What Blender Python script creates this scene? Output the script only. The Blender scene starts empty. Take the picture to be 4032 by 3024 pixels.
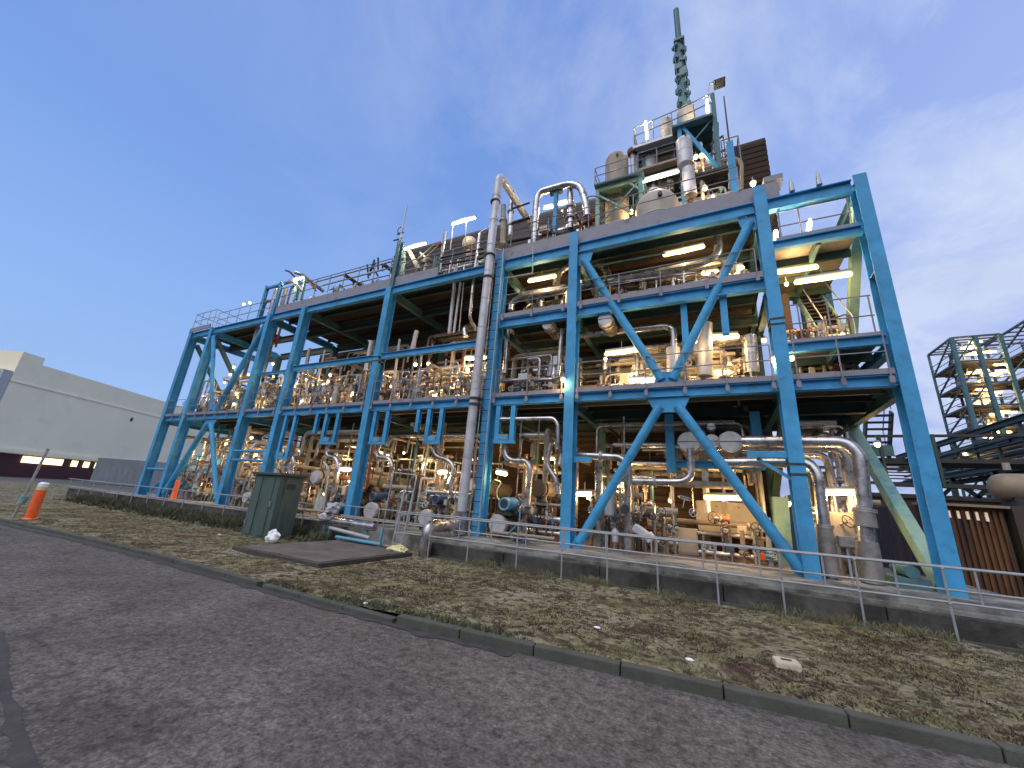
import bpy, bmesh, math, random
from mathutils import Vector, Matrix
rnd = random.Random(7)
sc = bpy.context.scene
col = sc.collection
PI = math.pi

# ------------------------------------------------------------------ camera
cam_d = bpy.data.cameras.new('camera')
cam = bpy.data.objects.new('camera', cam_d)
col.objects.link(cam)
cam_d.sensor_width = 36.0
cam_d.lens = 13.638
cam_d.clip_start = 0.05
cam_d.clip_end = 3000
R3 = Matrix(((0.89543057, 0.0662815, 0.44023955), (0.4394454, -0.29008248, -0.8501411), (0.07135715, 0.95470357, -0.28887582)))
cam.matrix_world = Matrix.Translation((0, 0, 1.6)) @ R3.to_4x4()
sc.camera = cam
sc.view_settings.view_transform = 'Standard'
sc.view_settings.look = 'None'
sc.view_settings.exposure = 0.0
sc.view_settings.gamma = 1.0
sc.cycles.use_denoising = True
sc.cycles.max_bounces = 6
sc.cycles.sample_clamp_indirect = 6.0

# ------------------------------------------------------------------ dusk sky
SUN_EL, SUN_AZ = math.radians(3.0), math.radians(205)
w = bpy.data.worlds.new('World')
sc.world = w
w.use_nodes = True
nt = w.node_tree
for n in list(nt.nodes): nt.nodes.remove(n)
def N(tree, typ, **kw):
    n = tree.nodes.new(typ)
    for k, v in kw.items(): setattr(n, k, v)
    return n
def link(tree, a, b): tree.links.new(a, b)
out = N(nt, 'ShaderNodeOutputWorld')
bg = N(nt, 'ShaderNodeBackground')
bg.inputs['Strength'].default_value = 1.0
link(nt, bg.outputs[0], out.inputs[0])
sky = N(nt, 'ShaderNodeTexSky', sky_type='NISHITA', sun_disc=False)
sky.sun_elevation = SUN_EL
sky.sun_rotation = SUN_AZ
tc = N(nt, 'ShaderNodeTexCoord')
sep = N(nt, 'ShaderNodeSeparateXYZ')
link(nt, tc.outputs['Generated'], sep.inputs[0])
def ramp(tree, stops, fac=None, interp='LINEAR'):
    r = N(tree, 'ShaderNodeValToRGB')
    cr = r.color_ramp
    cr.interpolation = interp
    while len(cr.elements) < len(stops): cr.elements.new(0.5)
    for e, (p, c) in zip(cr.elements, stops):
        e.position = p
        e.color = (c[0], c[1], c[2], 1) if not isinstance(c, (int, float)) else (c, c, c, 1)
    if fac is not None: link(tree, fac, r.inputs[0])
    return r
def math_n(tree, op, a, b=None, clamp=False):
    m = N(tree, 'ShaderNodeMath', operation=op, use_clamp=clamp)
    for i, v in enumerate((a, b)):
        if v is None: continue
        if isinstance(v, (int, float)): m.inputs[i].default_value = v
        else: link(tree, v, m.inputs[i])
    return m.outputs[0]
def mixc(tree, fac, a, b, blend='MIX'):
    m = N(tree, 'ShaderNodeMixRGB', blend_type=blend)
    for i, v in ((0, fac), (1, a), (2, b)):
        if isinstance(v, (int, float)): m.inputs[i].default_value = v
        elif isinstance(v, (tuple, list)): m.inputs[i].default_value = (v[0], v[1], v[2], 1)
        else: link(tree, v, m.inputs[i])
    return m.outputs[0]
# blue of the hour: deep above, paler towards the horizon, lilac towards +x
left = ramp(nt, [(0.0, (0.36, 0.50, 0.82)), (0.12, (0.34, 0.54, 0.92)), (0.35, (0.27, 0.46, 0.89)), (0.6, (0.19, 0.35, 0.78)), (0.85, (0.165, 0.30, 0.72)), (1.0, (0.15, 0.28, 0.68))], sep.outputs[2])
right = ramp(nt, [(0.0, (0.33, 0.37, 0.70)), (0.18, (0.40, 0.47, 0.84)), (0.35, (0.44, 0.54, 0.90)), (0.65, (0.36, 0.48, 0.88)), (1.0, (0.28, 0.40, 0.80))], sep.outputs[2])
side = math_n(nt, 'MULTIPLY_ADD', sep.outputs[0], 1.15)
nt.nodes[-1].inputs[2].default_value = 0.42
sidec = math_n(nt, 'ADD', side, 0.0, clamp=True)
base = mixc(nt, sidec, left.outputs[0], right.outputs[0])
# layered cloud: project the direction on a flat ceiling so that it streaks near the horizon
zc = math_n(nt, 'MAXIMUM', sep.outputs[2], 0.0)
zc = math_n(nt, 'ADD', zc, 0.22)
px = math_n(nt, 'DIVIDE', sep.outputs[0], zc)
py = math_n(nt, 'DIVIDE', sep.outputs[1], zc)
cmb = N(nt, 'ShaderNodeCombineXYZ')
link(nt, px, cmb.inputs[0]); link(nt, py, cmb.inputs[1])
def noise(tree, vec, scale, detail=6, rough=0.55, dist=0.0):
    n = N(tree, 'ShaderNodeTexNoise')
    n.inputs['Scale'].default_value = scale
    n.inputs['Detail'].default_value = detail
    n.inputs['Roughness'].default_value = rough
    n.inputs['Distortion'].default_value = dist
    if vec is not None: link(tree, vec, n.inputs['Vector'])
    return n
n1 = noise(nt, cmb.outputs[0], 2.3, 9, 0.60, 0.4)
n2 = noise(nt, cmb.outputs[0], 0.8, 5, 0.5, 0.2)
c1 = ramp(nt, [(0.40, 0.0), (0.62, 1.0)], n1.outputs[0])
c2 = ramp(nt, [(0.47, 0.0), (0.64, 1.0)], n2.outputs[0])
cov = math_n(nt, 'MULTIPLY_ADD', sep.outputs[0], 0.8)
nt.nodes[-1].inputs[2].default_value = 0.66
cov = math_n(nt, 'ADD', cov, 0.0, clamp=True)
f1 = math_n(nt, 'MULTIPLY', c1.outputs[0], cov, clamp=True)
f1 = math_n(nt, 'MULTIPLY', f1, 0.75)
withc = mixc(nt, f1, base, (0.70, 0.79, 0.97))
# darker slate cloud banks low down
low = ramp(nt, [(0.0, 0.75), (0.30, 0.6), (0.48, 0.0)], sep.outputs[2])
f2 = math_n(nt, 'MULTIPLY', c2.outputs[0], low.outputs[0], clamp=True)
lr = math_n(nt, 'MULTIPLY_ADD', sep.outputs[0], 0.7)
nt.nodes[-1].inputs[2].default_value = 0.85
lr = math_n(nt, 'ADD', lr, 0.0, clamp=True)
f2 = math_n(nt, 'MULTIPLY', f2, lr)
withd = mixc(nt, f2, withc, (0.25, 0.33, 0.60))
# physical sky adds its own falloff
skym = mixc(nt, 1.0, sky.outputs[0], (0.10, 0.10, 0.10), 'MULTIPLY')
mixs = mixc(nt, 0.06, withd, skym, 'ADD')
# afterglow: the sky behind the photographer is brighter and milkier
back = math_n(nt, 'MULTIPLY_ADD', sep.outputs[1], -1.6)
nt.nodes[-1].inputs[2].default_value = -0.35
back = math_n(nt, 'ADD', back, 0.0, clamp=True)
up_ = math_n(nt, 'MULTIPLY', sep.outputs[2], 2.2, clamp=True)
back = math_n(nt, 'MULTIPLY', back, up_, clamp=True)
glow = mixc(nt, back, mixs, (2.7, 2.62, 2.65))
# low sky behind the photographer is darkened to keep the plant's inside dim
yb = math_n(nt, 'MULTIPLY', sep.outputs[1], -2.5, clamp=True)
zb = ramp(nt, [(0.12, 1.0), (0.55, 0.0)], sep.outputs[2])
back_dim = math_n(nt, 'MULTIPLY', yb, zb.outputs[0], clamp=True)
fin = mixc(nt, back_dim, glow, (0.10, 0.11, 0.15))
link(nt, fin, bg.inputs[0])

sd = bpy.data.lights.new('sun', 'SUN')
sd.energy = 0.9
sd.angle = math.radians(30)
sd.color = (1.0, 0.93, 0.88)
sun = bpy.data.objects.new('sun', sd)
col.objects.link(sun)
sun.rotation_euler = Vector((math.sin(SUN_AZ) * 1.0, math.cos(SUN_AZ), 1.7)).to_track_quat('Z', 'Y').to_euler()

# ------------------------------------------------------------------ materials
MATS = {}
def pbr(name, c, rough=0.6, metal=0.0, var=0.12, scale=6.0, bump=0.0, c2=None, spots=None, spotscale=3.0, spotlim=(0.55, 0.68), bscale=None, stretch=None, spec=None, rust=0):
    m = bpy.data.materials.new(name)
    m.use_nodes = True
    t = m.node_tree
    b = t.nodes['Principled BSDF']
    tcn = N(t, 'ShaderNodeTexCoord')
    vec = tcn.outputs['Object']
    if stretch:
        mp = N(t, 'ShaderNodeMapping')
        mp.inputs['Scale'].default_value = stretch
        link(t, vec, mp.inputs[0])
        vec = mp.outputs[0]
    n = noise(t, vec, scale, 6, 0.6)
    lo = tuple(v * (1 - var) for v in c) if c2 is None else c2
    hi = tuple(min(1, v * (1 + var)) for v in c) if c2 is None else c
    r = ramp(t, [(0.32, lo), (0.68, hi)], n.outputs[0])
    colr = r.outputs[0]
    if spots:
        n2 = noise(t, vec, spotscale, 8, 0.65)
        r2 = ramp(t, [(spotlim[0], 0.0), (spotlim[1], 1.0)], n2.outputs[0])
        colr = mixc(t, r2.outputs[0], colr, spots)
    if rust:
        n3 = noise(t, vec, 7.0, 10, 0.7, 0.3)
        r3 = ramp(t, [(rust, 0.0), (rust + 0.06, 0.9)], n3.outputs[0])
        colr = mixc(t, r3.outputs[0], colr, (0.10, 0.055, 0.04))
        n4 = noise(t, vec, 0.6, 4, 0.6)
        r4 = ramp(t, [(0.35, 0.86), (0.65, 1.12)], n4.outputs[0])
        colr = mixc(t, 1.0, colr, r4.outputs[0], 'MULTIPLY')
    link(t, colr, b.inputs['Base Color'])
    rr = ramp(t, [(0.3, max(0.05, rough - 0.1)), (0.7, min(1, rough + 0.1))], n.outputs[0])
    link(t, rr.outputs[0], b.inputs['Roughness'])
    b.inputs['Metallic'].default_value = metal
    if spec is not None: b.inputs['Specular IOR Level'].default_value = spec
    if bump:
        nb = noise(t, vec, bscale or scale * 4, 6, 0.6)
        bp = N(t, 'ShaderNodeBump')
        bp.inputs['Strength'].default_value = bump
        bp.inputs['Distance'].default_value = 0.02
        link(t, nb.outputs[0], bp.inputs['Height'])
        link(t, bp.outputs[0], b.inputs['Normal'])
    MATS[name] = m
    return m
def emit(name, c, s):
    m = bpy.data.materials.new(name)
    m.use_nodes = True
    t = m.node_tree
    b = t.nodes['Principled BSDF']
    b.inputs['Base Color'].default_value = (0.8, 0.8, 0.8, 1)
    b.inputs['Emission Color'].default_value = (*c, 1)
    b.inputs['Emission Strength'].default_value = s
    MATS[name] = m
    return m
pbr('blue', (0.052, 0.285, 0.55), 0.6, 0, 0.16, 2.2, 0.10, spots=(0.04, 0.17, 0.29), spotscale=3.2, spotlim=(0.56, 0.74), spec=0.3, rust=0.66)
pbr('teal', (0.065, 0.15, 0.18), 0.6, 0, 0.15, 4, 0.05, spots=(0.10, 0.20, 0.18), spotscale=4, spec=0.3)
pbr('pale_green', (0.24, 0.40, 0.35), 0.6, 0, 0.12, 3, 0.05, spots=(0.12, 0.32, 0.38), spotscale=1.6, spotlim=(0.52, 0.62), spec=0.3)
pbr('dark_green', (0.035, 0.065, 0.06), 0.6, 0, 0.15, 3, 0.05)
pbr('cabinet_green', (0.06, 0.098, 0.092), 0.55, 0, 0.18, 2.2, 0.08, spots=(0.035, 0.06, 0.055), spotscale=3, stretch=(3, 3, 0.6))
pbr('grey_paint', (0.22, 0.22, 0.27), 0.65, 0, 0.15, 4, 0.05, spots=(0.15, 0.14, 0.16), spotscale=2)
pbr('clad', (0.46, 0.46, 0.49), 0.30, 0.85, 0.2, 5, 0.12, spots=(0.20, 0.18, 0.17), spotscale=2.6, spotlim=(0.48, 0.68), rust=0.68)
pbr('white_clad', (0.47, 0.48, 0.53), 0.5, 0.25, 0.12, 5, 0.08, spots=(0.28, 0.27, 0.27), spotscale=2.5, spotlim=(0.50, 0.70), rust=0.70)
pbr('fence_galv', (0.30, 0.32, 0.34), 0.6, 0.3, 0.15, 8, 0.05)
pbr('galv', (0.36, 0.38, 0.40), 0.5, 0.5, 0.15, 8, 0.05)
pbr('tan', (0.24, 0.205, 0.16), 0.6, 0.1, 0.15, 4, 0.08, spots=(0.30, 0.22, 0.15), spotscale=3)
pbr('cream', (0.36, 0.33, 0.28), 0.55, 0.0, 0.10, 3, 0.06, spots=(0.45, 0.38, 0.30), spotscale=2.5)
pbr('rust', (0.20, 0.075, 0.04), 0.85, 0.0, 0.35, 6, 0.15)
pbr('orange', (0.85, 0.13, 0.03), 0.5, 0, 0.10, 8)
pbr('dark', (0.035, 0.038, 0.042), 0.6, 0.2, 0.3, 8, 0.05)
pbr('brown', (0.055, 0.042, 0.036), 0.8, 0, 0.25, 3, 0.1)
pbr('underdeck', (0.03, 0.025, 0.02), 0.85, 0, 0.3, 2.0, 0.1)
pbr('equip', (0.22, 0.21, 0.20), 0.6, 0.2, 0.3, 5, 0.1)
pbr('far_steel', (0.055, 0.085, 0.105), 0.6, 0, 0.15, 0.5)
pbr('brown_slat', (0.042, 0.027, 0.019), 0.8, 0, 0.25, 2.0, 0.1, stretch=(0.4, 0.4, 5))
pbr('louver', (0.115, 0.115, 0.115), 0.7, 0.1, 0.2, 1.5, 0.05, spots=(0.17, 0.12, 0.085), spotscale=0.8, stretch=(0.5, 1, 3))
pbr('navy', (0.05, 0.09, 0.17), 0.5, 0, 0.2, 6)
pbr('sea_blue', (0.10, 0.28, 0.42), 0.5, 0, 0.15, 6)
pbr('concrete', (0.24, 0.24, 0.225), 0.9, 0, 0.25, 2.5, 0.5, spots=(0.07, 0.075, 0.065), spotscale=1.3, spotlim=(0.45, 0.62), bscale=25)
pbr('wall_concrete', (0.075, 0.073, 0.068), 0.9, 0, 0.4, 1.6, 0.5, spots=(0.022, 0.023, 0.021), spotscale=1.1, spotlim=(0.42, 0.60), bscale=22)
pbr('kerb_concrete', (0.065, 0.07, 0.060), 0.9, 0, 0.3, 3.0, 0.5, spots=(0.06, 0.07, 0.05), spotscale=4, spotlim=(0.5, 0.62), bscale=30)
pbr('block_stone', (0.50, 0.45, 0.34), 0.9, 0, 0.2, 6, 0.3)
pbr('floor', (0.20, 0.14, 0.10), 0.45, 0, 0.3, 1.5, 0.1)
pbr('plastic_white', (0.80, 0.82, 0.86), 0.5, 0, 0.05, 6)
pbr('plastic_yellow', (0.62, 0.58, 0.30), 0.5, 0, 0.12, 6)
pbr('warehouse_wall', (0.90, 0.86, 0.64), 0.8, 0, 0.05, 0.15, spots=(0.80, 0.78, 0.60), spotscale=0.25)
pbr('warehouse_band', (0.07, 0.022, 0.026), 0.8, 0, 0.2, 0.5)
pbr('warehouse_grey', (0.45, 0.47, 0.48), 0.7, 0, 0.1, 0.3)
pbr('slate_panel', (0.15, 0.175, 0.21), 0.6, 0.1, 0.2, 1.2, 0.05, stretch=(3, 3, 0.5))
pbr('leaf', (0.16, 0.15, 0.08), 0.9, 0, 0.35, 1.1)
pbr('leaf_dark', (0.055, 0.03, 0.02), 0.9, 0, 0.4, 2)
pbr('weed', (0.075, 0.085, 0.045), 0.8, 0, 0.3, 3)
emit('lamp_warm', (1.0, 0.70, 0.27), 3.4)
emit('lamp_bulb', (1.0, 0.74, 0.32), 5.0)
emit('lamp_white', (1.0, 0.86, 0.60), 4.0)
def glow_light(p, w, parent, c=(1.0, 0.58, 0.22), r=0.06):
    l = bpy.data.lights.new('light', 'POINT'); l.energy = w * 5.8; l.color = c; l.shadow_soft_size = r
    o = bpy.data.objects.new('light', l); o.location = p; col.objects.link(o)
    o.parent = parent; o.matrix_parent_inverse = Matrix.Translation(-Vector(parent.location))
emit('window_lit', (1.0, 0.78, 0.34), 2.6)

# ------------------------------------------------------------------ mesh helpers
class MB:
    def __init__(s): s.bm = bmesh.new()
    def box(s, c, d, rz=0.0, rot=None):
        M = Matrix.Translation(c) @ (rot.to_4x4() if rot else Matrix.Rotation(rz, 4, 'Z')) @ Matrix.Diagonal((d[0], d[1], d[2], 1))
        bmesh.ops.create_cube(s.bm, size=1.0, matrix=M)
        return s
    def span(s, a, b):   # axis aligned box from corner to corner
        c = [(a[i] + b[i]) / 2 for i in range(3)]
        d = [abs(a[i] - b[i]) for i in range(3)]
        return s.box(c, d)
    def cyl(s, a, b, r, r2=None, n=14, cap=True):
        a, b = Vector(a), Vector(b)
        d = b - a
        M = Matrix.Translation((a + b) / 2) @ d.to_track_quat('Z', 'Y').to_matrix().to_4x4()
        bmesh.ops.create_cone(s.bm, cap_ends=cap, segments=n, radius1=r, radius2=r if r2 is None else r2, depth=d.length, matrix=M)
        return s
    def ball(s, c, r, sz=(1, 1, 1), n=14):
        bmesh.ops.create_uvsphere(s.bm, u_segments=n, v_segments=max(6, n // 2 + 2), radius=r, matrix=Matrix.Translation(c) @ Matrix.Diagonal((*sz, 1)))
        return s
    def frame_at(s, a, b, up=(0, 0, 1)):
        a, b = Vector(a), Vector(b)
        z = (b - a).normalized()
        u = Vector(up)
        if abs(z.dot(u)) > 0.97: u = Vector((0, 1, 0))
        x = u.cross(z).normalized()
        y = z.cross(x)
        M = Matrix((x, y, z)).transposed()
        return M, (a + b) / 2, (b - a).length
    def bar(s, a, b, w, h, up=(0, 0, 1)):
        M, c, L = s.frame_at(a, b, up)
        s.box(c, (w, h, L), rot=M)
        return s
    def hbeam(s, a, b, w, h, t=0.025, up=(0, 0, 1), turn=False):
        # section: flanges are 'w' wide and 'h' apart along up; turn=True swaps
        M, c, L = s.frame_at(a, b, up)
        if turn: M = M @ Matrix.Rotation(PI / 2, 3, 'Z')
        ax, ay = M @ Vector((1, 0, 0)), M @ Vector((0, 1, 0))
        s.box(c + ay * (h / 2 - t / 2), (w, t, L), rot=M)
        s.box(c - ay * (h / 2 - t / 2), (w, t, L), rot=M)
        s.box(c, (t * 0.8, h - 2 * t - 0.002, L - 0.004), rot=M)
        return s
    def tube(s, pts, r, bend=None, n=12, cap=True, seam=0, radii=None):
        P = [Vector(p) for p in pts]
        if bend is None: bend = r * 2.2
        path = [P[0]]
        for i in range(1, len(P) - 1):
            a, b, c = P[i - 1], P[i], P[i + 1]
            d1, d2 = (a - b), (c - b)
            l1, l2 = d1.length, d2.length
            if l1 < 1e-6 or l2 < 1e-6: continue
            d1.normalize(); d2.normalize()
            if d1.dot(d2) < -0.998:
                path.append(b); continue
            k = min(bend, l1 * 0.48, l2 * 0.48)
            for j in range(7):
                t = j / 6
                path.append((b + d1 * k) * (1 - t) ** 2 + b * 2 * t * (1 - t) + (b + d2 * k) * t ** 2)
        path.append(P[-1])
        q = [path[0]]
        for p in path[1:]:
            if (p - q[-1]).length > 1e-4: q.append(p)
        path = q
        if len(path) < 2: return s
        t0 = (path[1] - path[0]).normalized()
        u = t0.orthogonal().normalized()
        rings = []
        for i, p in enumerate(path):
            if i == 0: t = t0
            elif i == len(path) - 1: t = (path[-1] - path[-2]).normalized()
            else: t = (path[i + 1] - path[i - 1]).normalized()
            u = (u - t * u.dot(t)).normalized()
            v = t.cross(u)
            rings.append([s.bm.verts.new(p + (u * math.cos(2 * PI * j / n) + v * math.sin(2 * PI * j / n)) * r) for j in range(n)])
        for a, b in zip(rings, rings[1:]):
            for j in range(n): s.bm.faces.new((a[j], a[(j + 1) % n], b[(j + 1) % n], b[j]))
        if cap:
            s.bm.faces.new(list(reversed(rings[0]))); s.bm.faces.new(rings[-1])
        if seam:
            for a, b in zip(P, P[1:]):
                L = (b - a).length
                k = int(L / seam)
                d = (b - a).normalized()
                for j in range(1, k + 1):
                    c = a + d * (L * j / (k + 1))
                    s.cyl(c - d * 0.012, c + d * 0.012, r * 1.06 + 0.003, n=n)
        return s
    def torus(s, c, axis, R, r, n=16, m=6):
        z = Vector(axis).normalized()
        x = z.orthogonal().normalized(); y = z.cross(x)
        c = Vector(c)
        rings = []
        for i in range(n):
            a = 2 * PI * i / n
            d = x * math.cos(a) + y * math.sin(a)
            rings.append([s.bm.verts.new(c + d * (R + r * math.cos(2 * PI * j / m)) + z * r * math.sin(2 * PI * j / m)) for j in range(m)])
        for i in range(n):
            a, b = rings[i], rings[(i + 1) % n]
            for j in range(m): s.bm.faces.new((a[j], a[(j + 1) % m], b[(j + 1) % m], b[j]))
        return s
    def lathe(s, c, prof, n=24, axis=(0, 0, 1)):
        z = Vector(axis).normalized()
        x = z.orthogonal().normalized(); y = z.cross(x)
        c = Vector(c)
        rings = []
        for rr, h in prof:
            rr = max(rr, 0.001)
            rings.append([s.bm.verts.new(c + (x * math.cos(2 * PI * j / n) + y * math.sin(2 * PI * j / n)) * rr + z * h) for j in range(n)])
        for a, b in zip(rings, rings[1:]):
            for j in range(n): s.bm.faces.new((a[j], a[(j + 1) % n], b[(j + 1) % n], b[j]))
        s.bm.faces.new(list(reversed(rings[0]))); s.bm.faces.new(rings[-1])
        return s
    def prism(s, poly, y0, y1):   # poly in (x, z), extruded along y
        a = [s.bm.verts.new((x, y0, z)) for x, z in poly]
        b = [s.bm.verts.new((x, y1, z)) for x, z in poly]
        s.bm.faces.new(a); s.bm.faces.new(list(reversed(b)))
        k = len(poly)
        for i in range(k): s.bm.faces.new((a[i], b[i], b[(i + 1) % k], a[(i + 1) % k]))
        return s
    def build(s, name, mat, parent=None, smooth=True, bevel=0.0):
        bmesh.ops.recalc_face_normals(s.bm, faces=s.bm.faces)
        me = bpy.data.meshes.new(name)
        s.bm.to_mesh(me); s.bm.free()
        me.materials.append(MATS[mat] if isinstance(mat, str) else mat)
        if smooth and len(me.polygons):
            me.polygons.foreach_set('use_smooth', [True] * len(me.polygons))
            try: me.set_sharp_from_angle(angle=math.radians(35))
            except Exception: pass
        o = bpy.data.objects.new(name, me)
        if bevel:
            bv = o.modifiers.new('bevel', 'BEVEL'); bv.width = bevel; bv.segments = 2
        col.objects.link(o)
        if parent is not None:
            o.parent = parent
            o.matrix_parent_inverse = Matrix.Translation(-Vector(parent.location))
        return o
def tag(o, label=None, cat=None, group=None, kind=None):
    if label: o['label'] = label
    if cat: o['category'] = cat
    if group: o['group'] = group
    if kind: o['kind'] = kind
    elif label: o['kind'] = 'thing'
    return o
def thing(name, loc, label, cat, group=None):
    o = bpy.data.objects.new(name, None)
    o.empty_display_size = 0.2
    o.location = loc
    col.objects.link(o)
    return tag(o, label, cat, group)
def struct(name, mb, mat, smooth=False):
    return tag(mb.build(name, mat, smooth=smooth), kind='structure')
def copy_tree(o, parent=None, off=None):
    c = o.copy(); col.objects.link(c)
    if parent is not None: c.parent = parent
    for ch in [x for x in col.objects if x.parent == o]: copy_tree(ch, c)
    return c

# place names used in labels: bays run along the front between the tall blue columns
COLX = [-28.45, -26.1, -20.55, -17.7, -12.05, -6.5, -3.65, 1.8, 3.97]
def bay(x):
    for k, nm in ((-26.1, 'left end bay'), (-20.55, 'left braced bay'), (-17.7, 'bay above green cabinet'),
                  (-12.05, 'second bay left of ladder'), (-6.5, 'bay left of ladder'), (-3.65, 'bay right of ladder'),
                  (1.8, 'right braced bay'), (99, 'right end bay')):
        if x < k: return nm
def level(z):
    if z < 2.6: return 'ground level'
    if z < 4.9: return 'below middle deck'
    if z < 7.3: return 'middle deck'
    if z < 10.0: return 'upper level'
    return 'roof'
CLUT = []   # small plant items; their labels are made at the end from where they stand
def clut(o, what, cat, x, z, group, y=0.0):
    CLUT.append((o, what, cat, x, y, z, group))
    o['category'] = cat
    return o
ORD = ['first', 'second', 'third', 'fourth', 'fifth', 'sixth', 'seventh', 'eighth', 'ninth', 'tenth', 'eleventh', 'twelfth', 'thirteenth', 'fourteenth', 'fifteenth', 'sixteenth', 'seventeenth', 'eighteenth', 'nineteenth', 'twentieth', 'twenty-first', 'twenty-second', 'twenty-third', 'twenty-fourth', 'twenty-fifth', 'twenty-sixth', 'twenty-seventh', 'twenty-eighth', 'twenty-ninth', 'thirtieth']
def finish_labels():
    by = {}
    for t in CLUT: by.setdefault((t[1], bay(t[3]), level(t[5])), []).append(t)
    for (what, b, l), ts in by.items():
        ts.sort(key=lambda t: t[3] / max(t[4], 1.0))
        for i, t in enumerate(ts):
            if len(ts) == 1: lab = '%s, %s, %s' % (what, l, b)
            elif i == len(ts) - 1: lab = '%s, %s, %s, rightmost' % (what, l, b)
            elif i == 0: lab = '%s, %s, %s, leftmost' % (what, l, b)
            else: lab = '%s, %s, %s, %s from left' % (what, l, b, ORD[i] if i < len(ORD) else 'further')
            t[0]['label'] = lab
            t[0]['group'] = t[6]
            t[0]['kind'] = 'thing'

# ------------------------------------------------------------------ ground, road, kerb, verge
def mat_asphalt():
    m = bpy.data.materials.new('asphalt'); m.use_nodes = True
    t = m.node_tree; b = t.nodes['Principled BSDF']
    v = N(t, 'ShaderNodeTexCoord').outputs['Object']
    a = noise(t, v, 0.7, 8, 0.62, 0.4)
    g = noise(t, v, 11, 6, 0.75)
    g2 = noise(t, v, 34, 3, 0.7)
    r1 = ramp(t, [(0.30, (0.080, 0.073, 0.066)), (0.55, (0.132, 0.122, 0.110)), (0.75, (0.185, 0.170, 0.148))], a.outputs[0])
    r2 = ramp(t, [(0.36, 0.35), (0.50, 1.0), (0.66, 1.6)], g.outputs[0])
    c = mixc(t, 0.85, r1.outputs[0], r2.outputs[0], 'MULTIPLY')
    r3 = ramp(t, [(0.36, 0.50), (0.55, 1.0), (0.72, 1.65)], g2.outputs[0])
    c = mixc(t, 0.8, c, r3.outputs[0], 'MULTIPLY')
    s = noise(t, v, 2.6, 8, 0.7, 1.2)
    r4 = ramp(t, [(0.56, 0.0), (0.66, 0.7)], s.outputs[0])
    c = mixc(t, r4.outputs[0], c, (0.05, 0.045, 0.045))
    link(t, c, b.inputs['Base Color'])
    b.inputs['Roughness'].default_value = 0.88
    b.inputs['Specular IOR Level'].default_value = 0.25
    bp = N(t, 'ShaderNodeBump'); bp.inputs['Strength'].default_value = 0.9; bp.inputs['Distance'].default_value = 0.02
    link(t, g.outputs[0], bp.inputs['Height']); link(t, bp.outputs[0], b.inputs['Normal'])
    MATS['asphalt'] = m
mat_asphalt()
def mat_verge():
    m = bpy.data.materials.new('verge'); m.use_nodes = True
    t = m.node_tree; b = t.nodes['Principled BSDF']
    v = N(t, 'ShaderNodeTexCoord').outputs['Object']
    a = noise(t, v, 0.9, 7, 0.6, 0.6)
    g = noise(t, v, 9, 8, 0.75)
    p = noise(t, v, 1.5, 9, 0.76, 1.0)
    p2 = noise(t, v, 6.5, 6, 0.62, 0.5)
    r1 = ramp(t, [(0.28, (0.17, 0.165, 0.075)), (0.45, (0.225, 0.21, 0.12)), (0.60, (0.28, 0.26, 0.18)), (0.76, (0.27, 0.21, 0.155))], a.outputs[0])
    r2 = ramp(t, [(0.34, 0.35), (0.52, 1.0), (0.70, 1.55)], g.outputs[0])
    c = mixc(t, 0.8, r1.outputs[0], r2.outputs[0], 'MULTIPLY')
    r3 = ramp(t, [(0.50, 0.0), (0.58, 0.9)], p.outputs[0])
    c = mixc(t, r3.outputs[0], c, (0.075, 0.040, 0.030))
    r4 = ramp(t, [(0.52, 0.0), (0.57, 0.9)], p2.outputs[0])
    c = mixc(t, r4.outputs[0], c, (0.05, 0.042, 0.030))
    link(t, c, b.inputs['Base Color'])
    b.inputs['Roughness'].default_value = 0.95
    b.inputs['Specular IOR Level'].default_value = 0.1
    bp = N(t, 'ShaderNodeBump'); bp.inputs['Strength'].default_value = 1.0; bp.inputs['Distance'].default_value = 0.04
    link(t, g.outputs[0], bp.inputs['Height']); link(t, bp.outputs[0], b.inputs['Normal'])
    MATS['verge'] = m
mat_verge()
pbr('far_ground', (0.07, 0.07, 0.07), 0.95, 0, 0.3, 0.2)
mb = MB(); mb.box((0, 0, -0.08), (1600, 1600, 0.1)); struct('ground', mb, 'far_ground')

KERB = [(-70, 3.4), (-30, 3.85), (-18, 4.15), (-13, 4.42), (-10, 4.5), (-6, 4.42), (-3.6, 4.42), (-2.1, 4.54), (0, 4.70), (2, 4.88), (4.5, 5.15), (8, 5.55), (30, 8.2)]
def kerb_y(x):
    for (a, ya), (b, yb) in zip(KERB, KERB[1:]):
        if x <= b: return ya + (yb - ya) * (x - a) / (b - a)
    return KERB[-1][1]
bm = bmesh.new()
va = [bm.verts.new((x, y + 0.03, 0)) for x, y in KERB]
vb = [bm.verts.new((x, -30, 0)) for x, y in KERB]
for i in range(len(KERB) - 1): bm.faces.new((va[i], vb[i], vb[i + 1], va[i + 1]))
mb = MB(); mb.bm.free(); mb.bm = bm; struct('road', mb, 'asphalt')
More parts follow.
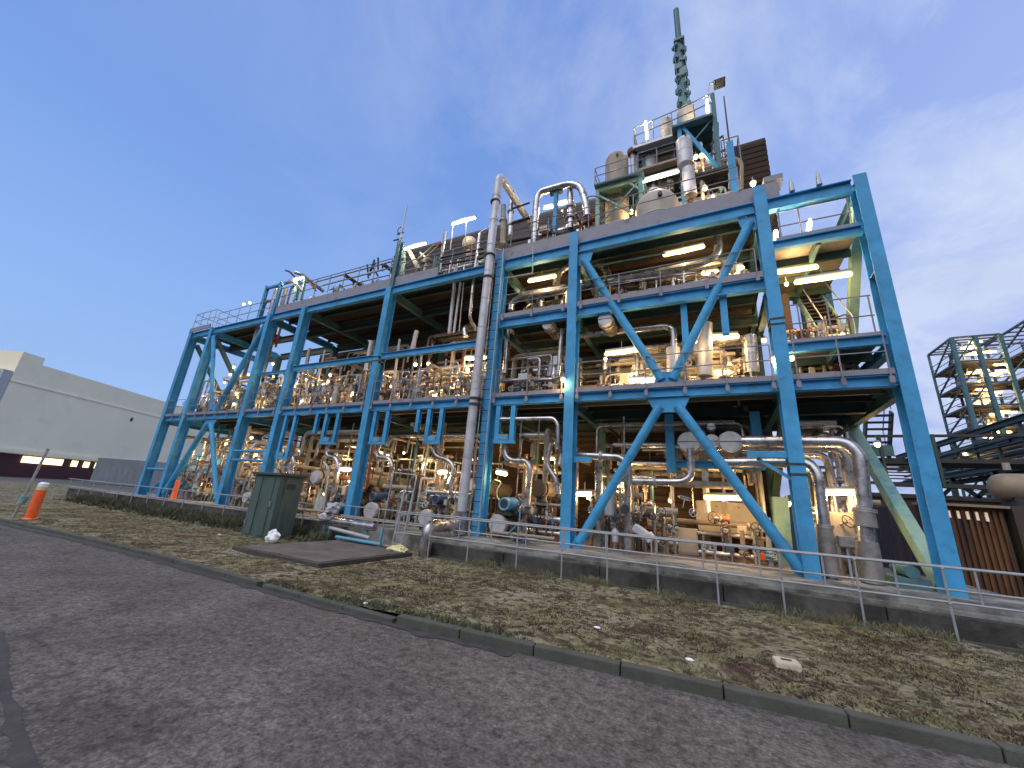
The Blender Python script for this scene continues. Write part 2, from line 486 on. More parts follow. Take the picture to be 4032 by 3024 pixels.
# dark oily strip that crosses the near corner of the road
from mathutils import noise as mnoise
def ragged_strip(name, pts, w0, z, mat, seed=0):
    bm = bmesh.new(); L = []; Rr = []
    for i in range(len(pts) - 1):
        a, b = Vector(pts[i]), Vector(pts[i + 1])
        k = max(2, int((b - a).length / 0.06))
        for j in range(k):
            p = a.lerp(b, j / k); d = (b - a).normalized(); n = Vector((-d.y, d.x))
            q = w0 * (0.35 + 0.9 * abs(mnoise.noise(Vector((p.x * 3 + seed, p.y * 3, 0))) + 0.25))
            q2 = w0 * (0.35 + 0.9 * abs(mnoise.noise(Vector((p.x * 4, p.y * 4 + seed, 5))) + 0.25))
            L.append(bm.verts.new((p.x + n.x * q, p.y + n.y * q, z))); Rr.append(bm.verts.new((p.x - n.x * q2, p.y - n.y * q2, z)))
    for i in range(len(L) - 1): bm.faces.new((L[i], Rr[i], Rr[i + 1], L[i + 1]))
    m = MB(); m.bm.free(); m.bm = bm
    return struct(name, m, mat)
pbr('tar', (0.048, 0.045, 0.044), 0.9, 0, 0.4, 6, 0.4)
ragged_strip('road_seam', [(-6.4, 1.75), (-4.6, 1.42), (-3.4, 1.25), (-2.2, 1.0), (-1.2, 0.9)], 0.06, 0.004, 'tar', 2)

def kerb_run(x0, x1, h, w):
    m = MB(); x = x0
    while x < x1 - 0.05:
        L = min(0.92, x1 - x)
        ya, yb = kerb_y(x), kerb_y(x + L)
        ang = math.atan2(yb - ya, L)
        m.box((x + L / 2, (ya + yb) / 2 + w / 2, h / 2 - 0.05), (L / math.cos(ang) - 0.012, w, h + 0.1), rz=ang)
        x += L
    return m
tag(kerb_run(-6.5, -3.75, 0.055, 0.12).build('kerb', 'kerb_concrete', smooth=False, bevel=0.012), kind='structure')
tag(kerb_run(-3.7, 14, 0.105, 0.13).build('kerb', 'kerb_concrete', smooth=False, bevel=0.012), kind='structure')
tag(kerb_run(-60, -6.6, 0.07, 0.12).build('kerb', 'kerb_concrete', smooth=False, bevel=0.012), kind='structure')
ragged_strip('gutter_strip', [(-26, 3.78), (-18, 3.98), (-13, 4.28), (-10, 4.38), (-6, 4.36), (-3.6, 4.38), (-2, 4.47)], 0.13, 0.008, 'tar', 4)  # ragged dark strip along the kerb foot

def ground_h(x, y):
    k = kerb_y(x); t = max(0, min(1, (y - k - 0.1) / 2.5))
    z = 0.10 * (1 - t) + 0.02 * t
    if x < -3.6: z = z * max(0.25, 1 + (x + 3.6) / 2.0) if x > -5.2 else z * (0.25 if x > -6.8 else 0.6)
    z += 0.035 * mnoise.noise(Vector((x * 0.9, y * 0.9, 0))) + 0.018 * mnoise.noise(Vector((x * 4, y * 4, 3)))
    return z
bm = bmesh.new()
rows = []
xs = []
x = -60.0
while x < 16:
    xs.append(x); x += 0.10 if -9 < x < 7 else (0.25 if -22 < x < 9 else 0.9)
NY = 44
for x in xs:
    k = kerb_y(x) + 0.115
    ye = 17.0
    yl = [k + (9.4 - k) * i / (NY - 4) for i in range(NY - 3)] + [11, 14, ye]
    rows.append([bm.verts.new((x, y, (ground_h(x, y) if i else min(0.09, max(0.004, ground_h(x, y)))) if y < 9.5 else 0.0)) for i, y in enumerate(yl)])
for a, b in zip(rows, rows[1:]):
    for i in range(len(a) - 1): bm.faces.new((a[i], b[i], b[i + 1], a[i + 1]))
mb = MB(); mb.bm.free(); mb.bm = bm; struct('verge_ground', mb, 'verge', smooth=True)

# moss and grass tufts, dead leaves: nobody could count them
def scatter_tufts(name, n, area, mat, size, seed, keep, blades=5):
    r = random.Random(seed); bm = bmesh.new()
    k = 0
    while k < n:
        x = r.uniform(area[0], area[1]); y = r.uniform(kerb_y(x) + 0.14, area[2])
        if not keep(x, y, r): 
            k += 0.25; continue
        k += 1
        z = ground_h(x, y) - 0.004
        for _ in range(blades):
            a = r.uniform(0, 2 * PI); s = size * r.uniform(0.5, 1.4)
            px, py = x + r.gauss(0, size * 0.8), y + r.gauss(0, size * 0.8)
            dx, dy = math.cos(a) * s * 0.35, math.sin(a) * s * 0.35
            lx, ly = r.uniform(-1, 1) * s * 0.7, r.uniform(-1, 1) * s * 0.7
            v = [bm.verts.new((px - dx, py - dy, z)), bm.verts.new((px + dx, py + dy, z)), bm.verts.new((px + lx, py + ly, z + s * r.uniform(0.35, 1.0)))]
            bm.faces.new(v)
    m = MB(); m.bm.free(); m.bm = bm
    o = m.build(name, mat, smooth=False); tag(o, kind='stuff'); return o
def pn(x, y, s, o): return mnoise.noise(Vector((x * s, y * s, o)))
scatter_tufts('grass', 15000, (-24, 9, 9.2), 'leaf', 0.032, 1, lambda x, y, r: pn(x, y, 0.8, 1) > -0.1 and not (-10.4 < x < -7 and y > 5.7))
scatter_tufts('dead_leaves', 12000, (-7, 9, 9.2), 'leaf_dark', 0.026, 2, lambda x, y, r: pn(x, y, 0.75, 8) + 0.6 * pn(x, y, 2.6, 2) > 0.10, 4)
scatter_tufts('weeds', 500, (-6.8, -2.2, 4.75), 'weed', 0.045, 3, lambda x, y, r: y < kerb_y(x) + 0.5 and pn(x, y, 1.2, 3) > -0.1, 6)
scatter_tufts('weeds', 900, (-30, -10.5, 9.3), 'weed', 0.13, 5, lambda x, y, r: y > 8.3, 6)

# dark slab and its drop edge beside the pipe foot
t = thing('concrete_slab', (-8.7, 7, 0), 'low dark concrete slab set in the grass left of the silver pipe elbow', 'slab')
mb = MB(); mb.prism([(-10.2, 0.0), (-7.2, 0.0), (-7.2, 0.11), (-10.2, 0.11)], 6.0, 8.9); mb.build('slab', 'tar', t, smooth=False)
pbr('soil', (0.10, 0.09, 0.08), 0.95, 0, 0.4, 2.5, 0.6, spots=(0.13, 0.11, 0.08), spotscale=1.4)
mb = MB(); mb.span((-10.1, 6.12, 0.105), (-7.3, 8.85, 0.125)); mb.build('soil_fill', 'soil', t, smooth=False)

# wall, plinth
t = thing('concrete_wall', (-1, 9.35, 0), 'long low stained concrete wall behind the front handrail', 'wall')
mb = MB(); x = -7.1
while x < 14:
    mb.span((x, 9.33, -0.1), (x + 2.38, 9.55, 0.36)); x += 2.4
mb.build('wall_panel', 'wall_concrete', t, smooth=False, bevel=0.01)
mb = MB(); mb.span((-7.1, 9.24, -0.05), (14, 9.325, 0.05)); mb.build('footing', 'kerb_concrete', t, smooth=False)
t = thing('concrete_wall', (-20, 9, 0), 'dark low wall overgrown at its foot, left of the green cabinet', 'wall')
mb = MB(); mb.span((-34, 9.75, -0.1), (-10.9, 9.95, 0.48)); mb.build('wall_panel', 'wall_concrete', t, smooth=False)
mb = MB()
mb.span((-31, 10.0, -0.1), (-7.15, 16.4, 0.46)); mb.span((-7.1, 9.72, -0.1), (5.2, 16.4, 0.50))
mb.span((-7.12, 9.56, -0.1), (5.2, 9.715, 0.42))
struct('plinth', mb, 'concrete')
mb = MB(); mb.span((-6.3, 11.5, 0.50), (3.2, 15.4, 0.512)); struct('plant_floor', mb, 'floor')

# ------------------------------------------------------------------ railings
def railing(label, pts, h, posts, mat='galv', r=0.021, mids=(0.5,), group='handrails round the plant', brackets=False, name='handrail'):
    t = thing(name, pts[0], label, 'handrail', group)
    for k, f in enumerate((1.0,) + tuple(mids)):
        MB().tube([(p[0], p[1], p[2] + h * f) for p in pts], r, bend=0.05, n=8).build('rail', mat, t)
    for (x, y, z0, z1) in posts:
        MB().cyl((x, y, z0), (x, y, z1), r, n=8).build('post', mat, t)
        if brackets:
            m = MB(); m.span((x - 0.045, y - 0.03, z0 - 0.03), (x + 0.045, y + 0.02, z0 + 0.12)); m.build('bracket', 'grey_paint', t, smooth=False)
    return t
def rail_x(label, x0, x1, y, z, h=1.05, step=1.1, mat='galv', low=0.0, brackets=False, r=0.021, mids=(0.5,), name='handrail'):
    n = max(1, round((x1 - x0) / step))
    return railing(label, [(x0, y, z), (x1, y, z)], h, [(x0 + (x1 - x0) * i / n, y, z - low, z + h) for i in range(n + 1)], mat, r, mids, brackets=brackets, name=name)
FX = [-7.9, -6.8, -5.6, -4.24, -3.12, -2.1, -1.08, 0.0, 1.05, 2.15, 3.26, 4.35, 5.45, 6.6]
# front fence follows the wall foot
ft = thing('handrail_fence', (-1, 9.2, 0), 'galvanised two-rail pipe fence standing on the grass before the low wall', 'fence')
def fy(x): return 9.17 + 0.02 * x
for k, h in enumerate((1.06, 0.55)):
    MB().tube([(-8.0, fy(-8.0), h), (7.0, fy(7.0), h + 0.03)], 0.018 if k == 0 else 0.017, n=8).build('rail', 'fence_galv', ft)
for x in FX: 
    m = MB(); m.cyl((x, fy(x), -0.05), (x, fy(x), 1.06), 0.018, n=8); m.ball((x, fy(x), 1.06), 0.028, n=8); m.ball((x, fy(x), 0.55), 0.027, n=8); m.build('post', 'fence_galv', ft)
rt = thing('handrail_fence', (-1, 10.1, 0.5), 'thinner pipe fence standing on the plinth behind the front fence', 'fence')
for k, h in enumerate((1.05, 0.68)):
    MB().tube([(-12, 10.05, h), (5.1, 10.05, h)], 0.018, n=8).build('rail', 'fence_galv', rt)
x = -11.8
while x < 5.1:
    MB().cyl((x, 10.05, 0.3), (x, 10.05, 1.05), 0.018, n=8).build('post', 'fence_galv', rt); x += 1.05
lt = thing('handrail_fence', (-20, 9.6, 0), 'pale pipe fence running left of the green cabinet', 'fence')
for h in (1.02, 0.6): MB().tube([(-34, 9.65, h), (-12.5, 9.65, h)], 0.022, n=8).build('rail', 'fence_galv', lt)
x = -33.6
while x < -12.5:
    MB().cyl((x, 9.65, 0), (x, 9.65, 1.02), 0.022, n=8).build('post', 'fence_galv', lt); x += 1.6

# ------------------------------------------------------------------ blue steel frame
Y0 = 10.85
fr = thing('steel_structure', (-12, 13, 0.5), 'tall bright blue open steel frame carrying the whole process plant', 'steel structure')
TOPZ = [10.3, 10.3, 10.3, 10.25, 10.2, 10.52, 10.68, 10.70, 10.30]
for i, x in enumerate(COLX):
    wd = 0.30 if i < 8 else 0.27
    m = MB(); m.hbeam((x, Y0 + 0.21, 0.46), (x, Y0 + 0.21, TOPZ[i]), wd, 0.42, 0.03)
    m.span((x - 0.24, Y0 - 0.06, 0.45), (x + 0.24, Y0 + 0.48, 0.49))
    if x > -7:
        for z in (4.72, 7.45, 10.08): m.span((x - wd / 2 + 0.01, Y0 + 0.035, z - 0.01), (x + wd / 2 - 0.01, Y0 + 0.385, z + 0.01))
    m.build('column', 'blue', fr, smooth=False)
    if i in (4, 7):
        for z in ((6.72, 6.90) if i == 4 else (2.62, 2.85, 6.35, 6.50)):
            MB().span((x - wd / 2 - 0.012, Y0 - 0.014, z), (x + wd / 2 + 0.012, Y0 + 0.43, z + 0.045)).build('strap', 'dark', fr, smooth=False)
    # rear column, weathered green
    rx = x
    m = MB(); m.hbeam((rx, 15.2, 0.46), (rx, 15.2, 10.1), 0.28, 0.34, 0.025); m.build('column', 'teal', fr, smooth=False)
def bx(a, b, z0, z1, y=Y0 + 0.16, w=0.2, mat='blue', nm='beam'):
    m = MB(); m.hbeam((a, y, (z0 + z1) / 2), (b, y, (z0 + z1) / 2), w, z1 - z0, 0.028); return m.build(nm, mat, fr, smooth=False)
for a, b in zip(COLX, COLX[1:]):
    a2, b2 = a + 0.155, b - 0.155
    bx(a2, b2, 4.62, 4.885)
    bx(a2, b2, 9.88 if a < -7 else 9.86, 10.24)
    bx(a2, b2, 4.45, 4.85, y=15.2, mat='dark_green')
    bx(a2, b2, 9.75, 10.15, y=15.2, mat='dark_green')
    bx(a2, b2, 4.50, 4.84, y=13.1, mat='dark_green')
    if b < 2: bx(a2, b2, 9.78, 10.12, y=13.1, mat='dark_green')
for a, b, z0, z1, in ((-17.55, -12.2, 6.80, 7.06), (-11.9, -6.65, 6.84, 7.10), (-20.4, -17.85, 6.78, 6.90)): bx(a, b, z0, z1, w=0.16)
for a, b in ((-6.35, -3.8), (-3.5, 1.65)):
    bx(a, b, 7.45, 7.78)
    bx(a, b, 7.4, 7.7, y=13.1, mat='dark_green'); bx(a, b, 7.4, 7.7, y=15.2, mat='dark_green'); bx(a, b, 8.9, 9.15, y=15.2, mat='teal'); bx(a, b, 8.3, 8.45, y=15.2, mat='pale_green')
bx(1.95, 3.83, 8.60, 8.85, w=0.16); bx(1.95, 3.83, 5.62, 5.86, w=0.16)
for z in (2.97, 2.55):
    m = MB(); m.cyl((-20.4, Y0 + 0.1, z), (-17.85, Y0 + 0.1, z), 0.055); m.build('beam', 'blue', fr)
m = MB(); m.cyl((-28.3, Y0 + 0.1, 1.9), (-26.25, Y0 + 0.1, 1.9), 0.07); m.build('beam', 'blue', fr)
for x in COLX:
    for z0, z1 in ((4.47, 4.83), (9.80, 10.16)):
        m = MB(); m.hbeam((x, Y0 + 0.44, (z0 + z1) / 2), (x, 15.02, (z0 + z1) / 2), 0.18, z1 - z0, 0.025); m.build('cross_beam', 'teal' if x > -18 else 'blue', fr, smooth=False)
for x in (-6.5, -3.65, 1.8):
    m = MB(); m.hbeam((x, Y0 + 0.44, 7.55), (x, 15.02, 7.55), 0.18, 0.3, 0.025); m.build('cross_beam', 'teal', fr, smooth=False)
m = MB(); m.hbeam((3.97, Y0 + 0.44, 5.65), (3.97, 15.02, 5.65), 0.18, 0.26, 0.025); m.build('cross_beam', 'blue', fr, smooth=False)
def brace(a, b, r=0.125, mat='blue', gus=True):
    m = MB(); m.cyl(a, b, r, n=16)
    d = (Vector(b) - Vector(a)).normalized()
    if gus:
        for p, s in ((a, -1), (b, 1)):
            c = Vector(p) + d * s * 0.10
            M, _, _ = m.frame_at(Vector(a), Vector(b), (0, 1, 0))
            m.box(c, (0.30, 0.03, 0.42), rot=M)
    return m.build('brace', mat, fr)
YB = Y0 + 0.15
brace((-3.32, YB, 9.55), (-1.02, YB, 5.12)); brace((1.50, YB, 9.62), (-0.74, YB, 5.12))
brace((-1.10, YB, 4.36), (-3.30, YB, 0.66)); brace((-0.64, YB, 4.36), (1.62, YB, 0.64))
brace((-25.85, YB, 9.7), (-23.65, YB, 5.1), 0.11); brace((-20.85, YB, 9.7), (-23.2, YB, 5.1), 0.14)
brace((-23.6, YB, 4.4), (-25.8, YB, 0.7), 0.14); brace((-23.3, YB, 4.4), (-20.85, YB, 0.7), 0.11)
for x in (-0.87, -23.4):
    for poly in ([(x - 0.55, 4.61), (x + 0.55, 4.61), (x + 0.35, 4.2), (x - 0.35, 4.2)], [(x - 0.40, 4.93), (x + 0.40, 4.93), (x + 0.25, 5.35), (x - 0.25, 5.35)]):
        MB().prism(poly, YB - 0.02, YB + 0.01).build('gusset', 'blue', fr, smooth=False)
for poly in ([(-3.5, 9.84), (-3.0, 9.84), (-3.1, 9.45), (-3.5, 9.35)], [(1.65, 9.84), (1.2, 9.84), (1.3, 9.45), (1.65, 9.35)]):
    MB().prism(poly, YB - 0.02, YB + 0.01).build('gusset', 'blue', fr, smooth=False)
# end frames: raking members across the depth
m = MB(); m.bar((3.97, 11.35, 0.62), (3.97, 15.0, 4.5), 0.30, 0.24, up=(1, 0, 0)); m.build('brace', 'pale_green', fr, smooth=False)
m = MB(); m.bar((3.97, 11.35, 9.7), (3.97, 15.0, 5.0), 0.26, 0.22, up=(1, 0, 0)); m.build('brace', 'pale_green', fr, smooth=False)
m = MB(); m.bar((1.8, 11.4, 4.3), (1.8, 15.0, 2.4), 0.2, 0.2, up=(1, 0, 0)); m.build('brace', 'dark_green', fr, smooth=False)
for x in (-28.45, -26.1):
    m = MB(); m.bar((x, 11.35, 9.6), (x, 15.0, 5.0), 0.2, 0.2, up=(1, 0, 0)); m.build('brace', 'teal', fr, smooth=False)
    m = MB(); m.bar((x, 11.35, 0.7), (x, 15.0, 4.4), 0.2, 0.2, up=(1, 0, 0)); m.build('brace', 'blue', fr, smooth=False)
# hanging stubs
for x, zb, y in ((-0.35, 5.85, 11.2), (0.66, 6.35, 11.15)):
    m = MB(); m.hbeam((x, y, zb), (x, y, 7.44), 0.17, 0.17, 0.02); m.build('hanger_post', 'blue', fr, smooth=False)
for x, zb in ((-1.0, 2.75), (1.25, 2.9)):
    m = MB(); m.hbeam((x, 12.6, zb), (x, 12.6, 4.5), 0.24, 0.24, 0.02); m.build('hanger_post', 'blue', fr, smooth=False)
m = MB(); m.hbeam((-0.85, 12.6, 3.0), (1.1, 12.6, 3.0), 0.2, 0.2, 0.02); m.build('beam', 'blue', fr, smooth=False)
# column-side brackets
MB().span((-3.5, Y0 + 0.1, 2.83), (-3.0, Y0 + 0.3, 2.97)).build('bracket', 'blue', fr, smooth=False); MB().span((0.85, Y0 + 0.05, 3.02), (1.64, Y0 + 0.3, 3.16)).build('bracket', 'blue', fr, smooth=False); MB().bar((1.05, Y0 + 0.17, 3.0), (1.68, Y0 + 0.17, 2.55), 0.07, 0.07).build('bracket_strut', 'blue', fr, smooth=False)
m = MB(); m.hbeam((1.69,13.2,2.23), (1.62, 13.2, 0.5), 0.34, 0.34, 0.03); m.build('column', 'pale_green', fr, smooth=False)

# decks
def deck(label, x0, x1, y0, y1, z, name='deck', joists=True, fascia=None, step=0.62):
    t = thing(name, (x0, y0, z), label, 'deck')
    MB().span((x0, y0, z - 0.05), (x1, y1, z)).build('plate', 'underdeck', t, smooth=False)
    if joists:
        n = int((y1 - y0) / step)
        for j in range(1, n):
            y = y0 + (y1 - y0) * j / n
            m = MB(); m.hbeam((x0 + 0.1, y, z - 0.155), (x1 - 0.1, y, z - 0.155), 0.10, 0.2, 0.012); m.build('joist', 'tan' if (j % 3 == 1 and z < 5.5) else ('brown' if j % 2 == 0 else 'dark_green'), t, smooth=False)  # tan joists of the lower deck stand in for lit strips underneath
    if fascia:
        for (a, b, za, zb, yy) in fascia:
            MB().span((a, yy, za), (b, yy + 0.05, zb)).build('toe_board', 'grey_paint', t, smooth=False)
    return t
segs = [(a + 0.16, b - 0.16, 4.89, 5.02, Y0 + 0.03) for a, b in zip(COLX, COLX[1:])]
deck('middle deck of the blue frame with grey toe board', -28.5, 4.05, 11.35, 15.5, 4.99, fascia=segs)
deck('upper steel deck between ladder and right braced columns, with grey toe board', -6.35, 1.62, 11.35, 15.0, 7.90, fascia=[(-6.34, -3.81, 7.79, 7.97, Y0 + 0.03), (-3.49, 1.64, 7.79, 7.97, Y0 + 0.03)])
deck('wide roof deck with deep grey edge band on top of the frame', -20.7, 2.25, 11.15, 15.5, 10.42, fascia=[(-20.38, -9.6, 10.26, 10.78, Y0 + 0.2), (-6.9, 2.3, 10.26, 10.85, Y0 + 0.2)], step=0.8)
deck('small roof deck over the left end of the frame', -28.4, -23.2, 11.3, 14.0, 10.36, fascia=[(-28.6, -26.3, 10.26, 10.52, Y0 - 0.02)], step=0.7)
# stepped corner block of roof edge
t = tag(MB().span((1.98, 11.1, 10.98), (2.45, 11.6, 11.15)).build('roof_upstand', 'grey_paint', smooth=False), 'small grey upstand at the right corner of the roof deck', 'upstand')

rail_x('long thin roof handrail above the left bays', -20.4, -12.3, 11.0, 10.8, 1.0, 1.0, mat='grey_paint')
rail_x('thin roof handrail between mast and tall silver pipe', -11.8, -7.1, 11.1, 10.5, 1.0, 1.0, mat='grey_paint')
rail_x('thin dark roof handrail from tall silver pipe to right corner', -6.2, 1.35, 11.0, 10.85, 0.85, 1.5, mat='grey_paint', r=0.017)
rail_x('roof handrail over the left braced bay', -26.0, -20.7, 11.0, 10.3, 0.95, 1.1, mat='galv')
railing('handrail round the left corner roof platform', [(-28.5, 13.4, 10.5), (-28.5, 10.9, 10.5), (-26.2, 10.9, 10.5), (-26.2, 12.4, 10.5)], 1.0,
        [(-28.5, 10.9, 10.4, 11.5), (-27.7, 10.9, 10.4, 11.5), (-26.9, 10.9, 10.4, 11.5), (-26.2, 10.9, 10.4, 11.5), (-28.5, 12.2, 10.4, 11.5), (-28.5, 13.4, 10.4, 11.5)], group='handrails round the plant')
for a, b, nm in zip(COLX, COLX[1:], ('left end bay', 'left braced bay', 'bay above green cabinet', 'second bay left of ladder', 'bay left of ladder', 'bay right of ladder', 'right braced bay', 'right end bay')):
    rail_x('grey handrail with clips along the middle deck edge, ' + nm, a + 0.25, b - 0.25, Y0 + 0.0, 5.0, 0.82, 1.05, mat='grey_paint', low=0.3, brackets=True, r=0.016)
rail_x('grey handrail on the upper deck edge, bay right of the ladder', -6.2, -3.95, Y0 + 0.0, 7.95, 0.72, 1.1, mat='grey_paint', low=0.25, brackets=True, r=0.015)
rail_x('grey handrail on the upper deck edge, right braced bay', -3.35, 1.5, Y0 + 0.0, 7.95, 0.72, 1.2, mat='grey_paint', low=0.25, brackets=True, r=0.015)

# cladding walls at the back
t = thing('louvre_wall', (-8, 15.7, 10.4), 'long grey ribbed louvre wall rising behind the roof equipment', 'wall')
MB().span((-17.4, 15.74, 10.0), (2.85, 15.9, 16.5)).build('panel', 'louver', t, smooth=False)
m = MB()
z = 10.2
while z < 16.5:
    m.box((-7.3, 15.70, z), (20.3, 0.05, 0.20), rot=Matrix.Rotation(0.35, 3, 'X')); z += 0.30
m.build('louvre_blades', 'louver', t, smooth=False)
MB().span((2.86, 15.6, 10.0), (2.95, 15.95, 16.6)).build('corner_trim', 'brown', t, smooth=False)
MB().span((2.75, 11.9, 10.0), (2.8, 15.6, 16.0)).build('side_panel', 'brown_slat', t, smooth=False) if False else None
t = thing('slatted_wall', (-9, 15.7, 0.5), 'brown slatted wall closing the back of the plant', 'wall')
MB().span((-22.6, 15.74, 0.46), (1.9, 15.9, 9.95)).build('panel', 'brown_slat', t, smooth=False)
m = MB(); z = 0.7
while z < 9.8:
    m.box((-10.35, 15.71, z), (24.4, 0.03, 0.12), rot=Matrix.Rotation(0.4, 3, 'X')); z += 0.24
m.build('slats', 'brown_slat', t, smooth=False)

def standing(name, n, xr, yr, mat, h, seed):
    r = random.Random(seed); bm = bmesh.new()
    for _ in range(n):
        x = r.uniform(*xr); y = r.uniform(*yr)
        if pn(x, y, 0.9, 6) < -0.05: continue
        z = ground_h(x, y) - 0.01; hh = h * r.uniform(0.3, 1.2)
        for _ in range(5):
            a = r.uniform(0, 6.28); w_ = 0.006; lx, ly = r.gauss(0, hh * 0.35), r.gauss(0, hh * 0.35)
            px_, py_ = x + r.gauss(0, 0.03), y + r.gauss(0, 0.03)
            p = [(px_ - w_ * math.cos(a), py_ - w_ * math.sin(a), z), (px_ + w_ * math.cos(a), py_ + w_ * math.sin(a), z), (px_ + lx * 0.5, py_ + ly * 0.5, z + hh * 0.7), (px_ + lx, py_ + ly, z + hh)]
            v = [bm.verts.new(q) for q in p]
            bm.faces.new((v[0], v[1], v[2])); bm.faces.new((v[1], v[3], v[2]))
    m = MB(); m.bm.free(); m.bm = bm
    return tag(m.build(name, mat, smooth=False), kind='stuff')
standing('wall_foot_grass', 900, (-7.0, 9, ), (9.0, 9.28), 'leaf', 0.16, 31)
standing('wall_foot_grass', 2600, (-30, -10.6), (8.4, 9.7), 'weed', 0.34, 32)
standing('kerb_grass', 500, (-6.6, 3), (4.95, 5.2), 'leaf', 0.05, 33)
standing('verge_grass', 3000, (-24, 9), (5.6, 9.0), 'leaf', 0.05, 34)

# ------------------------------------------------------------------ equipment builders
def pipe(what, pts, r, mat='clad', label=None, bend=None, seam=0.9, flanges=(), n=14, group='silver process pipes', cat='pipe', name='pipe', hang=None):
    mid = pts[len(pts) // 2]
    o = MB().tube(pts, r, bend=bend, n=n, seam=seam if r > 0.05 else 0).build(name, mat)
    for f in flanges:   # (index, t) along a leg
        a, b = Vector(pts[f[0]]), Vector(pts[f[0] + 1])
        c = a.lerp(b, f[1]); d = (b - a).normalized()
        fl = MB().cyl(c - d * 0.035, c - d * 0.006, r * 1.55, n=n).cyl(c + d * 0.006, c + d * 0.035, r * 1.55, n=n).build('flange', 'galv', o)
    if label: tag(o, label, cat, group)
    else: clut(o, what, cat, mid[0], mid[2], group, mid[1])
    return o
def tube_lamp(a, b, label=None, mat='lamp_warm', r=0.05, hang=0.0, up=(0, 0, 1), w=1.0):
    a, b = Vector(a), Vector(b)
    c = (a + b) / 2
    t = thing('tube_lamp', c, label, 'lamp', 'lit tube lamps of the plant')
    d = (b - a).normalized()
    u = Vector(up)
    if abs(d.z) > 0.8: u = Vector((0, 1, 0))
    MB().cyl(a, b, r * w, n=10).ball(a, r * w, n=8).ball(b, r * w, n=8).build('diffuser', mat, t)
    m = MB(); m.bar(a + u * (r * w + 0.035) - d * 0.03, b + u * (r * w + 0.035) + d * 0.03, 0.13, 0.05, up=u); m.build('housing', 'galv', t, smooth=False)
    glow_light(c - u * (r * w + 0.07) + Vector((0, -0.03, 0)), 9.0 * min(1.6, 0.5 + (b - a).length), t) if mat != 'lamp_white' else glow_light(c - u * (r * w + 0.08) + Vector((0, -0.12, 0)), 10.0, t, (1.0, 0.78, 0.5))
    if hang: MB().cyl(c + u * (r + 0.05), c + u * (r + hang), 0.014, n=6).build('hanger', 'galv', t)
    if not label: clut(t, 'lit warm tube lamp', 'lamp', c.x, c.z, 'lit tube lamps of the plant', c.y)
    return t
def bulb(p, r=0.075, mat='lamp_bulb', arm=0.25):
    t = thing('bulkhead_lamp', p, None, 'lamp')
    MB().ball(p, r, n=10).build('globe', mat, t)
    m = MB(); m.cyl((p[0], p[1], p[2] + r * 0.6), (p[0], p[1], p[2] + r * 1.6), r * 1.3, r * 0.6, n=12); m.cyl((p[0], p[1] + 0.0, p[2] + r * 1.5), (p[0], p[1], p[2] + arm), 0.014, n=6); m.build('shade', 'galv', t)
    glow_light((p[0], p[1] - 0.02, p[2] - r - 0.03), 4.0, t)
    return clut(t, 'small round lamp', 'lamp', p[0], p[2], 'small round lamps of the plant', p[1])
def wheel(m, c, axis, R):
    m.torus(c, axis, R, 0.013, n=18, m=5)
    z = Vector(axis).normalized(); x = z.orthogonal().normalized(); y = z.cross(x)
    for v in (x, y): m.cyl(Vector(c) - v * R, Vector(c) + v * R, 0.008, n=5)
def valve(p, axis='z', s=1.0, mat='sea_blue', wdir=(0, -1, 0), what='hand valve'):
    t = thing('valve', p, None, 'valve')
    A = Vector({'x': (1, 0, 0), 'y': (0, 1, 0), 'z': (0, 0, 1)}[axis]); P = Vector(p); W = Vector(wdir)
    m = MB(); m.ball(P, 0.085 * s, n=10)
    for k in (-1, 1):
        m.cyl(P, P + A * k * 0.13 * s, 0.055 * s, n=10); m.cyl(P + A * k * 0.12 * s, P + A * k * 0.155 * s, 0.105 * s, n=12)
    m.build('body', mat, t)
    m = MB(); m.cyl(P + W * 0.05 * s, P + W * 0.30 * s, 0.022 * s, n=8); m.cyl(P + W * 0.07 * s, P + W * 0.11 * s, 0.06 * s, n=10); m.build('stem', 'galv', t)
    m = MB(); wheel(m, P + W * 0.29 * s, W, 0.12 * s); m.build('handwheel', 'dark', t)
    return clut(t, what, 'valve', p[0], p[2], 'hand valves', p[1])
def exchanger(x, y, z, r, L, what, mat='cream', cap='white_clad', fl='dark', group='horizontal heat exchangers', legs=True):
    t = thing('heat_exchanger', (x, y, z), None, 'heat exchanger')
    m = MB(); m.cyl((x, y + 0.12, z), (x, y + L, z), r, n=28)
    for k in range(1, 4): m.cyl((x, y + L * k / 4, z), (x, y + L * k / 4 + 0.03, z), r * 1.03, n=28)
    m.build('shell', mat, t)
    MB().lathe((x, y + 0.12, z), [(r * 1.0, 0), (r * 1.0, 0.10), (r * 0.94, 0.13), (0.0, 0.145)], n=28, axis=(0, -1, 0)).build('end_cap', cap, t)
    MB().cyl((x, y + 0.20, z), (x, y + 0.26, z), r * 1.13, n=28).build('flange', fl, t)
    if legs:
        for yy in (y + 0.5, y + L - 0.4):
            MB().span((x - r * 0.7, yy, z - r - 0.32), (x + r * 0.7, yy + 0.1, z - r * 0.72)).build('saddle', 'dark', t, smooth=False)
    return clut(t, what, 'heat exchanger', x, z, group, y)
